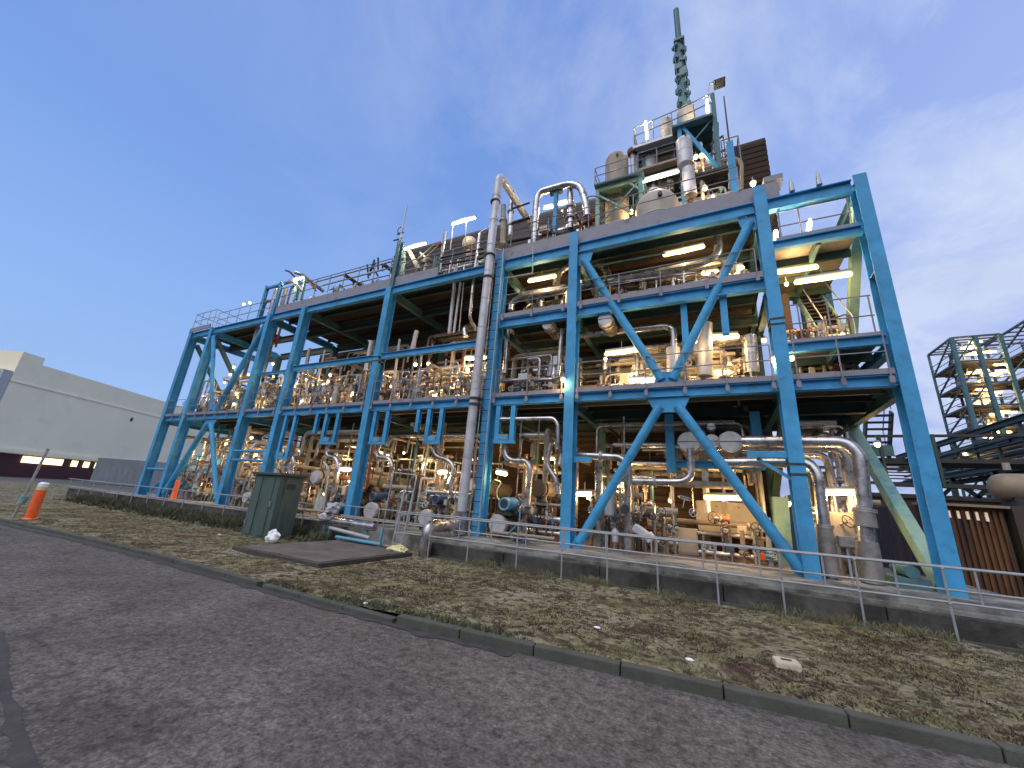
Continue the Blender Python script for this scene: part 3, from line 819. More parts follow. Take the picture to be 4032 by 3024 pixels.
def vessel(p, r, h, label, mat='cream', dome=0.5, name='vessel', nozzle=True, group=None, bands=True):
    t = thing(name, p, label, 'vessel', group)
    x, y, z = p
    prof = [(r, 0), (r, h)] + [(r * math.cos(a * PI / 16), h + r * dome * math.sin(a * PI / 16)) for a in range(1, 9)]
    MB().lathe(p, prof, n=32).build('shell', mat, t)
    if bands:
        k = max(1, int(h / 0.9))
        for j in range(1, k + 1): MB().cyl((x, y, z + h * j / (k + 1)), (x, y, z + h * j / (k + 1) + 0.03), r * 1.02, n=32).build('seam_band', 'galv', t)
    if nozzle:
        MB().cyl((x, y, z + h + r * dome * 0.9), (x, y, z + h + r * dome + 0.14), r * 0.16, n=14).cyl((x, y, z + h + r * dome + 0.10), (x, y, z + h + r * dome + 0.14), r * 0.24, n=14).build('top_nozzle', 'galv', t)
        MB().cyl((x + r * 0.25, y - r * 0.97, z + h * 0.98), (x + r * 0.25, y - r * 1.12, z + h * 0.98), r * 0.10, n=14).build('manhole', 'dark', t)
    return t
def box_item(c, d, what, cat, mat, rz=0.0, name=None, group='control boxes', bevel=0.012, legs=0.0, label=None):
    t = thing(name or cat.replace(' ', '_'), c, label, cat, group if label else None)
    MB().box(c, d, rz=rz).build('housing', mat, t, smooth=False, bevel=bevel)
    m = MB(); m.box((c[0], c[1] - d[1] / 2 - 0.008, c[2]), (d[0] * 0.84, 0.014, d[2] * 0.84), rz=rz); m.build('door', mat, t, smooth=False)
    if legs: MB().cyl((c[0], c[1], c[2] - d[2] / 2), (c[0], c[1], c[2] - d[2] / 2 - legs), 0.025, n=8).build('stand', 'galv', t)
    if not label: clut(t, what, cat, c[0], c[2], group, c[1])
    return t

# ------------------------------------------------------------------ tall pipe, ladder, mast
big = thing('downpipe', (-6.86, 10.6, 0.6), 'tallest wide silver pipe, rising past the roof with an elbow at its foot', 'pipe')
MB().tube([(-6.98, 9.12, -0.02), (-6.95, 9.12, 0.80), (-6.9, 10.6, 0.80), (-6.9, 10.6, 1.2)], 0.165, bend=0.26, n=20).build('foot_elbow', 'clad', big)
MB().tube([(-6.9, 10.6, 0.6), (-6.78, 10.6, 14.15), (-6.76, 15.6, 14.15)], 0.155, bend=0.42, n=20, seam=1.15).build('shell', 'white_clad', big)
MB().cyl((-6.9, 10.6, 0.55), (-6.9, 10.6, 1.15), 0.20, n=20).build('sleeve', 'clad', big)
for z in (4.55, 4.75, 9.35, 10.3, 12.75): MB().cyl((-6.82, 10.6, z), (-6.82, 10.6, z + 0.06), 0.20, n=20).build('collar', 'dark', big)
ld = thing('ladder', (-6.5, 10.6, 0.6), 'steel rung ladder fixed to the blue column beside the tall silver pipe', 'ladder')
for dx in (-0.17, 0.17): MB().cyl((-6.5 + dx, 10.72, 0.55), (-6.5 + dx, 10.72, 10.6), 0.016, n=8).build('stringer', 'galv', ld)
z = 0.8
while z < 10.5:
    MB().cyl((-6.67, 10.72, z), (-6.33, 10.72, z), 0.016, n=6).build('rung', 'dark', ld); z += 0.36
ms = thing('mast', (-12.05, 11.0, 10.2), 'thin mast with clamps standing on the second column left of the tall pipe', 'mast')
m = MB(); m.hbeam((-12.05, 11.06, 10.2), (-12.05, 11.06, 12.7), 0.2, 0.2, 0.02); m.build('post', 'teal', ms, smooth=False)
MB().cyl((-12.05, 11.0, 12.5), (-12.0, 11.0, 14.6), 0.05, 0.03, n=8).build('pole', 'galv', ms)
m = MB(); m.box((-12.1, 11, 13.1), (0.4, 0.05, 0.05)); m.box((-12.2, 11, 12.8), (0.5, 0.05, 0.05)); m.torus((-12.15, 11, 13.3), (0, 1, 0), 0.16, 0.02, n=12, m=5); m.build('clamp', 'dark', ms)

# pipe hangers under the middle deck
def trapeze(x0, x1, zb, y=11.0, third=None):
    t = thing('pipe_hanger', (x0, y, zb), None, 'pipe hanger')
    for x in (x0, x1): 
        m = MB(); m.hbeam((x, y, zb), (x, y, 4.61), 0.16, 0.14, 0.016); m.build('drop_post', 'blue', t, smooth=False)
    m = MB(); m.bar((x0 - 0.12, y, zb - 0.05), (x1 + 0.1, y, zb - 0.05), 0.14, 0.09); m.build('cross_bar', 'blue', t, smooth=False)
    MB().span((x0 + 0.06, y - 0.06, zb + 0.005), (x0 + 0.42, y + 0.06, zb + 0.19)).build('shoe', 'sea_blue', t, smooth=False, bevel=0.01)
    if third: 
        m = MB(); m.hbeam((third, y, zb + 0.35), (third, y, 4.61), 0.15, 0.14, 0.016); m.build('drop_post', 'blue', t, smooth=False)
    clut(t, 'blue hanging pipe support', 'pipe hanger', x0, zb, 'blue pipe hangers', y)
trapeze(-17.1, -16.45, 2.75); trapeze(-14.4, -13.7, 3.4, third=-15.0); trapeze(-11.6, -10.95, 3.4); trapeze(-8.95, -8.4, 3.42, third=-9.45); trapeze(-6.1, -5.55, 3.45)

# ------------------------------------------------------------------ curated pipes, right to left
S = 'wide silver pipe with elbow'
pipe(S, [(-5.99,11.3,3.65), (-5.91,11.3,3.03), (-5.67,11.3,2.84), (-5.16,11.3,2.85), (-4.99,11.3,2.64), (-5.04,11.3,1.49)], 0.105, bend=0.25, flanges=[(4, 0.97)], label='wide silver S-bent pipe right of the ladder, dropping to the blue pump')
pipe(S, [(-8.95,11.3,3.62), (-8.74,11.3,2.96), (-8.12,11.3,2.81), (-7.86,11.3,2.61), (-7.85,11.3,1.59)], 0.085, bend=0.25, flanges=[(3, 0.97)], label='silver S-bent pipe left of the tall pipe')
pipe(S, [(-11.48,11.3,3.5), (-11.56,11.3,2.87), (-10.87,11.3,2.84), (-10.62,11.3,2.57), (-10.67,11.3,1.79)], 0.095, bend=0.25, flanges=[(3, 0.97)], label='silver S-bent pipe in the middle of the bay left of the ladder')
pipe(S, [(-14.37,11.3,3.55), (-14.36,11.3,2.87), (-13.72,11.3,2.79), (-13.5,11.3,2.45), (-13.5,11.3,1.4)], 0.10, bend=0.25, label='silver S-bent pipe just left of the mast column')
pipe(S, [(-17.6,11.2,2.83), (-16.43,11.2,2.83), (-16.22,11.2,2.64), (-16.18,11.2,2.05)], 0.09, bend=0.25, label='short silver elbow pipe above the green cabinet')
pipe(S, [(-4.41,11.5,3.43), (-4.54,11.5,2.76), (-4.17,11.5,2.31), (-4.12,11.5,1.91)], 0.085, bend=0.2, label='bent silver pipe immediately left of the right braced bay')
pipe(S, [(-6.11,11,4.15), (-4.18,11,4.13), (-4.03,11,3.96), (-3.99,11,3.26), (-3.87,11.2,3.04), (-3.66,11.6,3.08)], 0.062, bend=0.2, label='silver pipe stepping down under the middle deck right of the ladder')
pipe(S, [(-14.18,11.1,2.59), (-13.79,11.1,2.34), (-13.61,11.1,0.54)], 0.05, 'galv', label='slim grey pipe running down behind the white bags')
# right braced bay
pipe(S, [(-3.66,11.5,3.09), (-2.86,11.5,3.06), (-2.24,11.5,3.03), (-2.05,11.5,2.79), (-2.1,11.5,0.46)], 0.105, bend=0.35, flanges=[(1, 0.05)], label='wide silver pipe crossing behind the left inverted brace and dropping to the floor')
pipe(S, [(-3,11.9,3.05), (-2.98,11.9,0.4)], 0.115, label='wide silver riser nearest the blue column, right braced bay, ground level')
pipe(S, [(-2.07,11.6,2.38), (-0.65,11.6,2.42), (-0.43,11.6,2.59), (-0.42,11.6,3.32)], 0.10, bend=0.3, flanges=[(0, 0.5)], label='silver pipe rising into the left white vessel end')
pipe(S, [(0.81,11.6,3.51), (1.59,11.5,3.49), (2.88,11.4,3.46), (3.07,11.35,3.12), (2.83,11.3,0.54)], 0.14, bend=0.5, flanges=[(3, 0.45)], label='widest silver pipe with long elbow, right end bay')
pipe(S, [(0.3,11.5,2.95), (1.18,11.45,2.96), (2.12,11.4,2.96), (2.24,11.35,2.68), (2.17,11.3,0.45)], 0.12, bend=0.4, flanges=[(3, 0.5)], label='silver elbow pipe right beside the second column from the right')
for i, (hx, hy, yy, r) in enumerate(((500, 400, 12.2, 0.115), (440, 437, 12.9, 0.10), (392, 468, 13.6, 0.085), (345, 490, 14.2, 0.06))):
    a = ((3.02, 2.82, 2.66, 2.50)[i], yy, (3.44, 3.36, 3.3, 3.22)[i])
    pipe('nested silver elbow pipe', [(-0.2, yy, a[2]), (a[0], yy, a[2]), (a[0], yy, 0.5)], r, bend=0.3, group='nested elbow pipes')
for hx, hz, w_, yy in ((2.90, 0.52, 0.42, 11.3), (2.2, 1.25, 0.34, 11.3), (2.2, 0.55, 0.38, 11.3), (2.95, 1.62, 0.40, 11.3)):
    o = MB().cyl((hx - 0.02, yy, hz), (hx, yy, hz + (0.8 if hz < 0.6 else 0.35)), w_ / 2, w_ / 2.2, n=22).build('insulation_jacket', 'equip')
    clut(o, 'dark wrapped pipe jacket', 'insulation', hx, hz, 'insulation jackets', yy)
# vessel ends seen from the front
for (c, r, L, lab) in (((-0.45,11.8,3.54), 0.28, 2.8, 'left large round white vessel end under the middle deck, right braced bay'), ((0.12,12.1,3.6), 0.20, 2.4, 'smaller white vessel end between the two large ones'),
                       ((0.57,11.8,3.54), 0.28, 2.8, 'right large round white vessel end beside the long pipe'), ((0.13,12,4), 0.10, 2.0, 'smallest round pipe end above the white vessel ends'),
                       ((-2.62,11.05,7.28), 0.225, 0.9, 'round white vessel end under the upper deck, right braced bay'), ((-4.56,11.05,7.39), 0.19, 0.9, 'round white vessel end hanging in the bay right of the ladder')):
    o = exchanger(c[0], c[1], c[2], r, L, 'x', mat='equip', legs=False, fl='galv'); CLUT.pop(); tag(o, lab, 'vessel', 'round vessel ends')
    MB().span((c[0] - r * 0.98, c[1] - 0.032, c[2] - 0.007), (c[0] + r * 0.98, c[1] - 0.022, c[2] + 0.007)).build('seam', 'dark', o, smooth=False)
# upper level, right braced bay
pipe(S, [(-6.5,12,8.69), (-6.5,12,9.03), (-6.11,12,9.22), (-4.25,12,9.19), (-1.17,12,9.2), (0.31,12,9.23), (0.71,12,9.43), (0.74,12,10.09)], 0.13, bend=0.4, seam=0.8, label='long wide silver pipe lying on the upper deck, turned up at right')
pipe(S, [(-5.3,12.2,8.72), (-5.33,12.2,9.32)], 0.11, label='short wide silver riser on the upper deck right of the ladder')
pipe(S, [(-4.71,12.1,9.54), (-4.66,12.1,9.99), (-4.25,12.1,10.27), (-3.78,12.3,10.38), (-3.28,12.4,10.43), (-2.88,12.4,9.98), (-2.82,12.4,9.55)], 0.14, bend=0.35, seam=0.4, label='fat arching silver pipe behind the flat blue column near the roof')
pipe(S, [(-3.2,11.6,9.66), (-0.78,11.6,9.61)], 0.03, 'pale_green', label='thin pale line crossing below the roof in the right braced bay')
pipe(S, [(-5.22,10.95,10.54), (-5.18,10.95,9.44), (-6.67,10.95,9.47)], 0.02, 'galv', bend=0.04, label='thin grey drain line hanging from the roof edge right of the ladder')
pipe(S, [(-2.85,11.9,9.07), (0.06,11.9,8.87)], 0.04, 'clad', label='slim pipe along the upper deck')
for i in range(7):
    pipe('slim horizontal pipe', [(-3.4, 12.6 + 0.3 * (i % 3), 7.9 + 0.16 * i), (1.5, 12.6 + 0.3 * (i % 3), 7.9 + 0.16 * i)], 0.04 + 0.02 * (i % 2), 'clad' if i % 2 else 'tan', group='stacked horizontal pipes')
# middle deck, bay right of ladder and right braced bay
pipe(S, [(-6.35,11.6,7.86), (-6.33,11.6,5.96)], 0.085, label='silver riser right beside the ladder column')
pipe(S, [(-4.24,11.6,7.41), (-4.28,11.6,5.96), (-4.32,11.6,5.58), (-6.45,11.6,5.7), (-6.34,11.6,5.86)], 0.08, bend=0.3, label='silver U-shaped pipe on the middle deck right of the ladder')
pipe(S, [(-6.31,11.8,6.56), (-4.65,11.8,6.57), (-4.62,11.8,6.22)], 0.04, bend=0.1, label='slim silver pipe bridging the middle deck right of the ladder')
o = MB().cyl((-4.67,11.8,6.23), (-4.67,11.8,5.78), 0.10, 0.12, n=14).cyl((-4.64,11.8,6.34), (-4.66,11.8,6.2), 0.05, n=12).build('insulated_valve', 'white_clad'); tag(o, 'white wrapped valve on the middle deck, bay right of the ladder', 'valve')
box_item((-5.4,11.3,5.62), (0.36, 0.25, 0.26), None, 'control box', 'white_clad', label='square white box behind the middle deck handrail, right of the ladder')
pipe(S, [(-0.7,11.8,5.48), (-0.7,11.8,6.99), (-0.9,11.9,7.16), (-3.86,12.1,7.3)], 0.10, bend=0.2, label='silver pipe dropping behind the meeting point of the upper braces')
o = MB().cyl((-0.75,11.8,5.52), (-0.73,11.8,6.36), 0.20, n=18).build('insulation_jacket', 'white_clad'); tag(o, 'fat white wrapped pipe section behind the upper brace joint', 'insulation')
pipe(S, [(0.07,12,5.48), (0.19,12,7.14)], 0.20, 'white_clad', label='widest white wrapped riser right of the upper brace joint')
pipe(S, [(1.28,12.4,5.6), (1.31,12.4,6.75)], 0.20, 'clad', label='thick silver column pipe at the right of the middle deck')
for i, (ya, yb) in enumerate(((1000, 960), (1060, 1010), (1185, 1130), (1370, 1350), (1400, 1385), (1290, 1262), (1230, 1200))):
    pipe('slim horizontal pipe', [(-4.14,13,7.73)[:1] + (12.8 + 0.2 * i,) + (5.2 + 0.27 * i,), (1.4, 12.8 + 0.2 * i, 5.2 + 0.27 * i)], 0.05 + 0.015 * (i % 3), ('clad', 'tan', 'cream')[i % 3], group='stacked horizontal pipes')
# pipes hanging under the roof left of the tall pipe
for (a, b, r) in (((-9.11,11.6,11.04), (-9.02,11.6,7.91), 0.075), ((-8.78,11.6,10.17), (-8.8,11.6,7.89), 0.05), ((-8.62,11.6,10.13), (-8.55,11.6,7.96), 0.02)):
    pipe('straight hanging silver pipe', [a, b], r, 'white_clad', group='hanging roof pipes')
pipe(S, [(-7.58,11.4,12.34), (-7.94,11.4,12.24), (-7.9,11.3,11.09), (-7.93,11.3,10.13), (-7.9,11.3,8.23), (-7.86,11.8,7.96)], 0.065, bend=0.15, label='silver pipe cranking over the roof edge left of the tall pipe')
pipe(S, [(-8.35,11.8,7.75), (-8.46,11.8,8.13), (-8.56,12.5,8.59)], 0.11, bend=0.2, label='short fat elbow pipe just above the left beam near the tall pipe')
# left-hand verticals that poke above the small beam
for (x0, y0, x1, y1, r) in ((1095, 930, 1060, 1160, 0.09), (1355, 915, 1350, 990, 0.05), (520, 1000, 505, 1100, 0.09)):
    pass
for (a, b, r) in (((-13.69,11.9,8.27), (-13.73,11.9,5.83), 0.085), ((-18.33,12.1,8.5), (-18.22,12.1,5.71), 0.09), ((-11.03,11.9,8.41), (-11.14,11.9,7.32), 0.10), ((-12.04,12,8.18), (-11.97,12,5.75), 0.05),
                  ((-17.62,12.4,7.65), (-17.72,12.4,5.93), 0.045), ((-18.16,12.3,7.66), (-18.19,12.3,6.5), 0.05), ((-19.06,12.5,7.76), (-18.96,12.5,5.5), 0.04)):
    pipe('tall grey riser pipe', [a, b], r, 'white_clad', group='grey riser pipes')
# ------------------------------------------------------------------ ground level machines
WH = 'round-capped heat exchanger'
for (x, y, z, r) in ((-5.9, 11.1, 0.90, 0.30), (-8.65, 11.1, 0.86, 0.28), (-11.2, 11.1, 0.90, 0.30), (-14.2, 11.3, 0.88, 0.24), (-16.6, 11.3, 0.88, 0.24), (-19.2, 11.3, 0.9, 0.24), (-24.2, 11.6, 0.9, 0.26)):
    exchanger(x, y, z, r, 3.2, WH + ', lower row', mat='tan')
for (x, y, z, r) in ((-4.9, 11.7, 2.05, 0.27), (-7.6, 11.9, 2.0, 0.27), (-9.9, 11.9, 2.0, 0.27), (-12.9, 11.9, 2.0, 0.27), (-15.2, 11.6, 2.0, 0.28), (-18.6, 11.9, 2.0, 0.27), (-22.4, 11.9, 2.0, 0.28)):
    exchanger(x, y, z, r, 3.0, WH + ', upper row', mat='cream', cap='brown' if int(x * 10) % 2 else 'white_clad')
def pump(x, y, z, label, mat='sea_blue', s=1.0):
    t = thing('pump', (x, y, z), label, 'pump', 'pumps')
    m = MB(); m.cyl((x, y, z), (x, y + 0.75 * s, z), 0.20 * s, n=20)
    for k in range(7): m.cyl((x, y + (0.12 + 0.08 * k) * s, z), (x, y + (0.14 + 0.08 * k) * s, z), 0.225 * s, n=20)
    m.build('motor', mat, t)
    MB().torus((x, y - 0.02, z), (0, 1, 0), 0.175 * s, 0.035 * s, n=22, m=8).build('rim', mat, t)
    MB().cyl((x, y - 0.02, z), (x, y - 0.005, z), 0.15 * s, n=20).build('grille', 'dark', t)
    MB().cyl((x, y + 0.8 * s, z), (x, y + 1.2 * s, z), 0.26 * s, n=18).build('casing', 'navy', t)
    MB().span((x - 0.25 * s, y, z - 0.34 * s), (x + 0.25 * s, y + 1.2 * s, z - 0.24 * s)).build('baseplate', 'dark', t, smooth=False)
    return t
pump(*(-5.7,11.1,1.5), 'blue pump motor with round open end right of the ladder', 'sea_blue', 0.95)
pump(*(-8.3,11.1,1.48), 'dark blue pump motor beside the S-bent pipe left of the tall pipe', 'navy', 0.75)
pump(*(-11.36,11.3,1.4), 'dark pump motor right of the mast column at ground level', 'navy', 0.8)
pump(*(-13.11,11.1,0.89), 'blue pump motor directly left of the mast column', 'sea_blue', 0.8)
t = thing('hose', (-5.85,11,1.73), 'yellow looped hose hanging beside the lit lamp right of the ladder', 'hose')
MB().tube([(-6.17,11.2,2.21), (-5.9,11.2,2.16), (-5.99,11.1,1.95), (-5.99,11.1,1.73), (-5.9,11.1,1.61)], 0.02, n=8, bend=0.1).build('hose', 'plastic_yellow', t)
o = MB().tube([(-5.33,10.9,0.6), (-4.98,10.9,0.61), (-4.95,10.9,0.61), (-4.46,10.9,0.6)], 0.05, n=12).build('pipe', 'white_clad'); tag(o, 'pale low pipe along the floor left of the right braced bay', 'pipe')
valve((-5.01,10.9,0.63), 'x', 1.2, 'sea_blue', (0, -0.3, 1))
o = MB().tube([(-5.33,10.7,0.67), (-4.97,10.7,1.04), (-4.97,10.7,1.36)], 0.02, n=8).build('pipe', 'sea_blue'); tag(o, 'thin pale blue bent tube rising beside the blue pump', 'tube')
for (x0, x1, z) in ((-12.2, -7.3, 0.55), (-5.9, -3.9, 0.6), (-18, -12.4, 0.62)):
    pipe('low floor pipe', [(x0, 10.75, z + 0.1), (x1, 10.75, z + 0.1)], 0.05, 'tan', group='low floor pipes')
# ducts and cabinets at the back of the right braced bay
t = thing('filter_housing', (0.4, 14.2, 1.2), 'large beige twin filter housing at the back of the right braced bay', 'machine')
for x0, x1 in ((-0.45, 0.33), (0.40, 1.22)):
    MB().span((x0, 13.9, 1.45), (x1, 15.0, 2.05)).build('hood', 'cream', t, smooth=False, bevel=0.03)
    MB().prism([(x0, 1.44), (x1, 1.44), (x1 - 0.08, 1.15), (x0 + 0.05, 1.15)], 13.95, 14.9).build('chute', 'cream', t, smooth=False)
for x in (0.12, 0.72): MB().cyl((x, 13.86, 1.9), (x, 13.89, 1.9), 0.02, n=8).build('port', 'dark', t)
MB().cyl((0.35, 13.8, 2.1), (0.35, 13.8, 0.95), 0.07, n=14).build('drop_pipe', 'cream', t)
m = MB(); m.span((-0.3, 14.0, 0.52), (-0.2, 14.8, 1.14)); m.span((1.02, 14.0, 0.52), (1.18, 14.8, 1.14)); m.build('leg', 'tan', t, smooth=False)
MB().span((1.0, 13.7, 0.55), (1.22, 13.95, 1.1)).build('side_panel', 'tan', t, smooth=False)
box_item((-0.72, 13.0, 0.87), (0.62, 0.30, 0.70), None, 'cabinet', 'cream', label='beige upright cabinet on the floor of the right braced bay')
box_item((-0.25, 13.3, 0.83), (0.30, 0.30, 0.60), None, 'cabinet', 'tan', label='narrow tan cabinet right beside the beige upright one')
box_item((-1.55, 13.6, 1.0), (0.75, 0.5, 0.9), None, 'cabinet', 'cream', label='beige machine cabinet behind the white wrapped valves')
box_item((1.07,12.6,0.7), (0.16, 0.12, 0.17), None, 'box', 'orange', label='small bright orange box on the plant floor near the right brace foot', bevel=0.03)
t = thing('wrapped_valve', (-1.7,11.3,1.06), 'tilted white wrapped valve block low in the right braced bay', 'valve')
c = (-1.7,11.3,1.08)
MB().box(c, (0.44, 0.3, 0.2), rot=Matrix.Rotation(0.55, 3, 'Y')).build('jacket', 'white_clad', t, smooth=False, bevel=0.03)
MB().box((c[0] + 0.2, c[1] + 0.02, c[2] - 0.12), (0.2, 0.28, 0.24), rot=Matrix.Rotation(0.9, 3, 'Y')).build('jacket_end', 'white_clad', t, smooth=False, bevel=0.03)
for (a, hgt, r, lab) in (((-2.59,11.5,1.7), 0.62, 0.13, 'white capped wrapped vessel left of the tilted valve block'), ((-2.43,11.5,0.88), 0.35, 0.09, 'small wrapped fitting beside the white capped vessel')):
    o = MB().lathe((a[0], a[1], a[2] - hgt / 2), [(r * 0.5, 0), (r, 0.05), (r, hgt - 0.12), (r * 1.15, hgt - 0.11), (r * 1.1, hgt - 0.04), (r * 0.3, hgt + 0.05)], n=18).build('insulated_fitting', 'white_clad'); tag(o, lab, 'insulation')
for (a, R, ax) in (((-0.61,11.4,2), 0.17, (0.25, 0.2, 1)), ((-0.44,11.5,1.66), 0.10, (0.5, -1, 0)), ((-1.88,11.5,1.68), 0.14, (1, -0.25, 0)), ((-1.78,11.9,1.62), 0.14, (1, -0.25, 0)), ((-1.69,12.3,1.55), 0.14, (1, -0.25, 0)), ((-1.57,12.7,1.51), 0.14, (1, -0.25, 0)), ((-0.35,11.6,5.81), 0.11, (0.4, -1, 0))):
    t = thing('handwheel', a, None, 'handwheel'); m = MB(); wheel(m, a, ax, R); m.build('wheel', 'galv', t)
    MB().cyl(a, Vector(a) + Vector(ax).normalized() * -0.25, 0.012, n=6).build('spindle', 'galv', t)
    clut(t, 'round handwheel', 'handwheel', a[0], a[2], 'handwheels', a[1])
o = MB().lathe((-2.1,11.2,1.62), [(0.11, -0.06), (0.12, 0.0), (0.11, 0.06)], n=16, axis=(0.3, -1, 0)).build('gauge', 'dark'); tag(o, 'dark round gauge head on the silver dropping pipe', 'gauge')
box_item((2.48,11,1.29), (0.26, 0.16, 0.22), None, 'switch box', 'equip', legs=0.8, label='grey switch box on a post between the two thick pipes, right end bay')
box_item((2.76,12.3,1.61), (0.5, 0.3, 0.6), None, 'cabinet', 'cream', label='beige cabinet glowing under the lamp between the thick pipes')
t = thing('base_skid', (3.5, 11.4, 0.5), 'low teal machine base at the right end bay floor', 'machine base'); MB().span((3.2, 11.2, 0.5), (3.75, 12.2, 0.7)).build('frame', 'teal', t, smooth=False); MB().cyl((3.5, 11.2, 0.82), (3.5, 12.0, 0.82), 0.12, n=14).build('motor', 'teal', t)

# ------------------------------------------------------------------ random plant clutter, bay by bay
def zone_fill(x0, x1, z0, z1, seed, nv=8, nh=6, nd=4, nval=5, nbox=3, ninst=3, ymin=11.6, ymax=14.8, warm=0.5):
    r = random.Random(seed)
    mats = ['clad', 'clad', 'cream', 'tan', 'white_clad', 'equip', 'rust', 'teal']
    for i in range(nv):
        x = x0 + (x1 - x0) * (i + r.random()) / nv; y = r.uniform(ymin, ymax); rad = r.choice((0.025, 0.035, 0.05, 0.07, 0.09))
        za = z0 if r.random() < 0.7 else z0 + (z1 - z0) * 0.3; zb = z1 if r.random() < 0.5 else z0 + (z1 - z0) * r.uniform(0.5, 0.9)
        pts = [(x, y, za), (x, y, zb)]
        if zb < z1 - 0.1: pts.append((x + r.choice((-1, 1)) * r.uniform(0.3, 1.1), y, zb)) if r.random() < 0.5 else pts.append((x, y + r.uniform(0.4, 1.5), zb))
        pipe(('slim' if rad < 0.04 else 'thick' if rad > 0.06 else 'medium') + ' upright pipe', pts, rad, r.choice(mats), bend=0.14, n=8 if rad < 0.05 else 12, flanges=[(0, r.uniform(0.3, 0.8))] if rad > 0.04 else (), group='upright pipes')
    for i in range(nh):
        z = z0 + (z1 - z0) * (0.08 + 0.86 * (i + r.random()) / nh); y = r.uniform(ymin + 0.4, ymax); rad = r.choice((0.03, 0.05, 0.07, 0.10))
        a = x0 + r.uniform(0, 0.4) * (x1 - x0); b = x1 - r.uniform(0, 0.4) * (x1 - x0)
        pts = [(a, y, z), (b, y, z)]
        if r.random() < 0.55: pts.append((b, y, z + r.choice((-1, 1)) * r.uniform(0.3, 0.8)))
        if r.random() < 0.4: pts.insert(0, (a, y + r.uniform(0.3, 0.9), z))
        pipe(('slim' if rad < 0.04 else 'thick' if rad > 0.06 else 'medium') + ' level pipe', pts, rad, r.choice(mats), bend=0.16, n=10, group='level pipes')
    for i in range(nd):
        x = r.uniform(x0, x1); z = z0 + (z1 - z0) * r.uniform(0.45, 0.95); rad = r.choice((0.05, 0.08, 0.11))
        pipe('front-to-back pipe', [(x, ymin - 0.2, z - (0.4 if r.random() < 0.5 else 0)), (x, ymin, z), (x, ymax, z)], rad, r.choice(mats[:6]), bend=0.15, n=12, group='front to back pipes')
    for i in range(nval):
        x = r.uniform(x0 + 0.15, x1 - 0.15); y = r.uniform(ymin - 0.25, ymin + 1.2); z = z0 + r.uniform(0.35, 1.1)
        vv = valve((x, y, z), r.choice('xz'), r.uniform(0.8, 1.3), r.choice(('sea_blue', 'equip', 'teal', 'rust', 'white_clad')), (r.uniform(-0.6, 0.6), -1, r.uniform(-0.2, 0.9)))
        MB().cyl((x, y, z0), (x, y, z - 0.13), 0.035, n=8).build('feed_pipe', 'clad', vv)
    for i in range(nbox):
        x = r.uniform(x0 + 0.2, x1 - 0.2); y = r.uniform(ymin - 0.1, ymin + 1.0); z = z0 + r.uniform(0.7, 1.3)
        box_item((x, y, z), (r.uniform(0.18, 0.4), r.uniform(0.12, 0.2), r.uniform(0.2, 0.45)), 'post control box', 'control box', r.choice(('white_clad', 'cream', 'grey_paint')), legs=z - z0 - 0.15)
    for i in range(ninst):
        x = r.uniform(x0 + 0.2, x1 - 0.2); y = r.uniform(ymin, ymin + 1.6); h = r.uniform(0.6, 1.3); rad = r.uniform(0.09, 0.17)
        o = thing('insulated_column', (x, y, z0), None, 'insulation')
        MB().lathe((x, y, z0 + 0.1), [(rad * 0.6, 0), (rad, 0.06), (rad, h * 0.6), (rad * 0.7, h * 0.68), (rad * 0.7, h), (rad * 0.2, h + 0.05)], n=16).build('jacket', r.choice(('white_clad', 'cream', 'clad')), o)
        MB().cyl((x, y, z0 + 0.1 + h * 0.45), (x, y, z0 + 0.13 + h * 0.45), rad * 1.06, n=16).build('strap', 'galv', o)
        clut(o, 'wrapped upright fitting', 'insulation', x, z0 + 0.5, 'wrapped upright fittings', y)
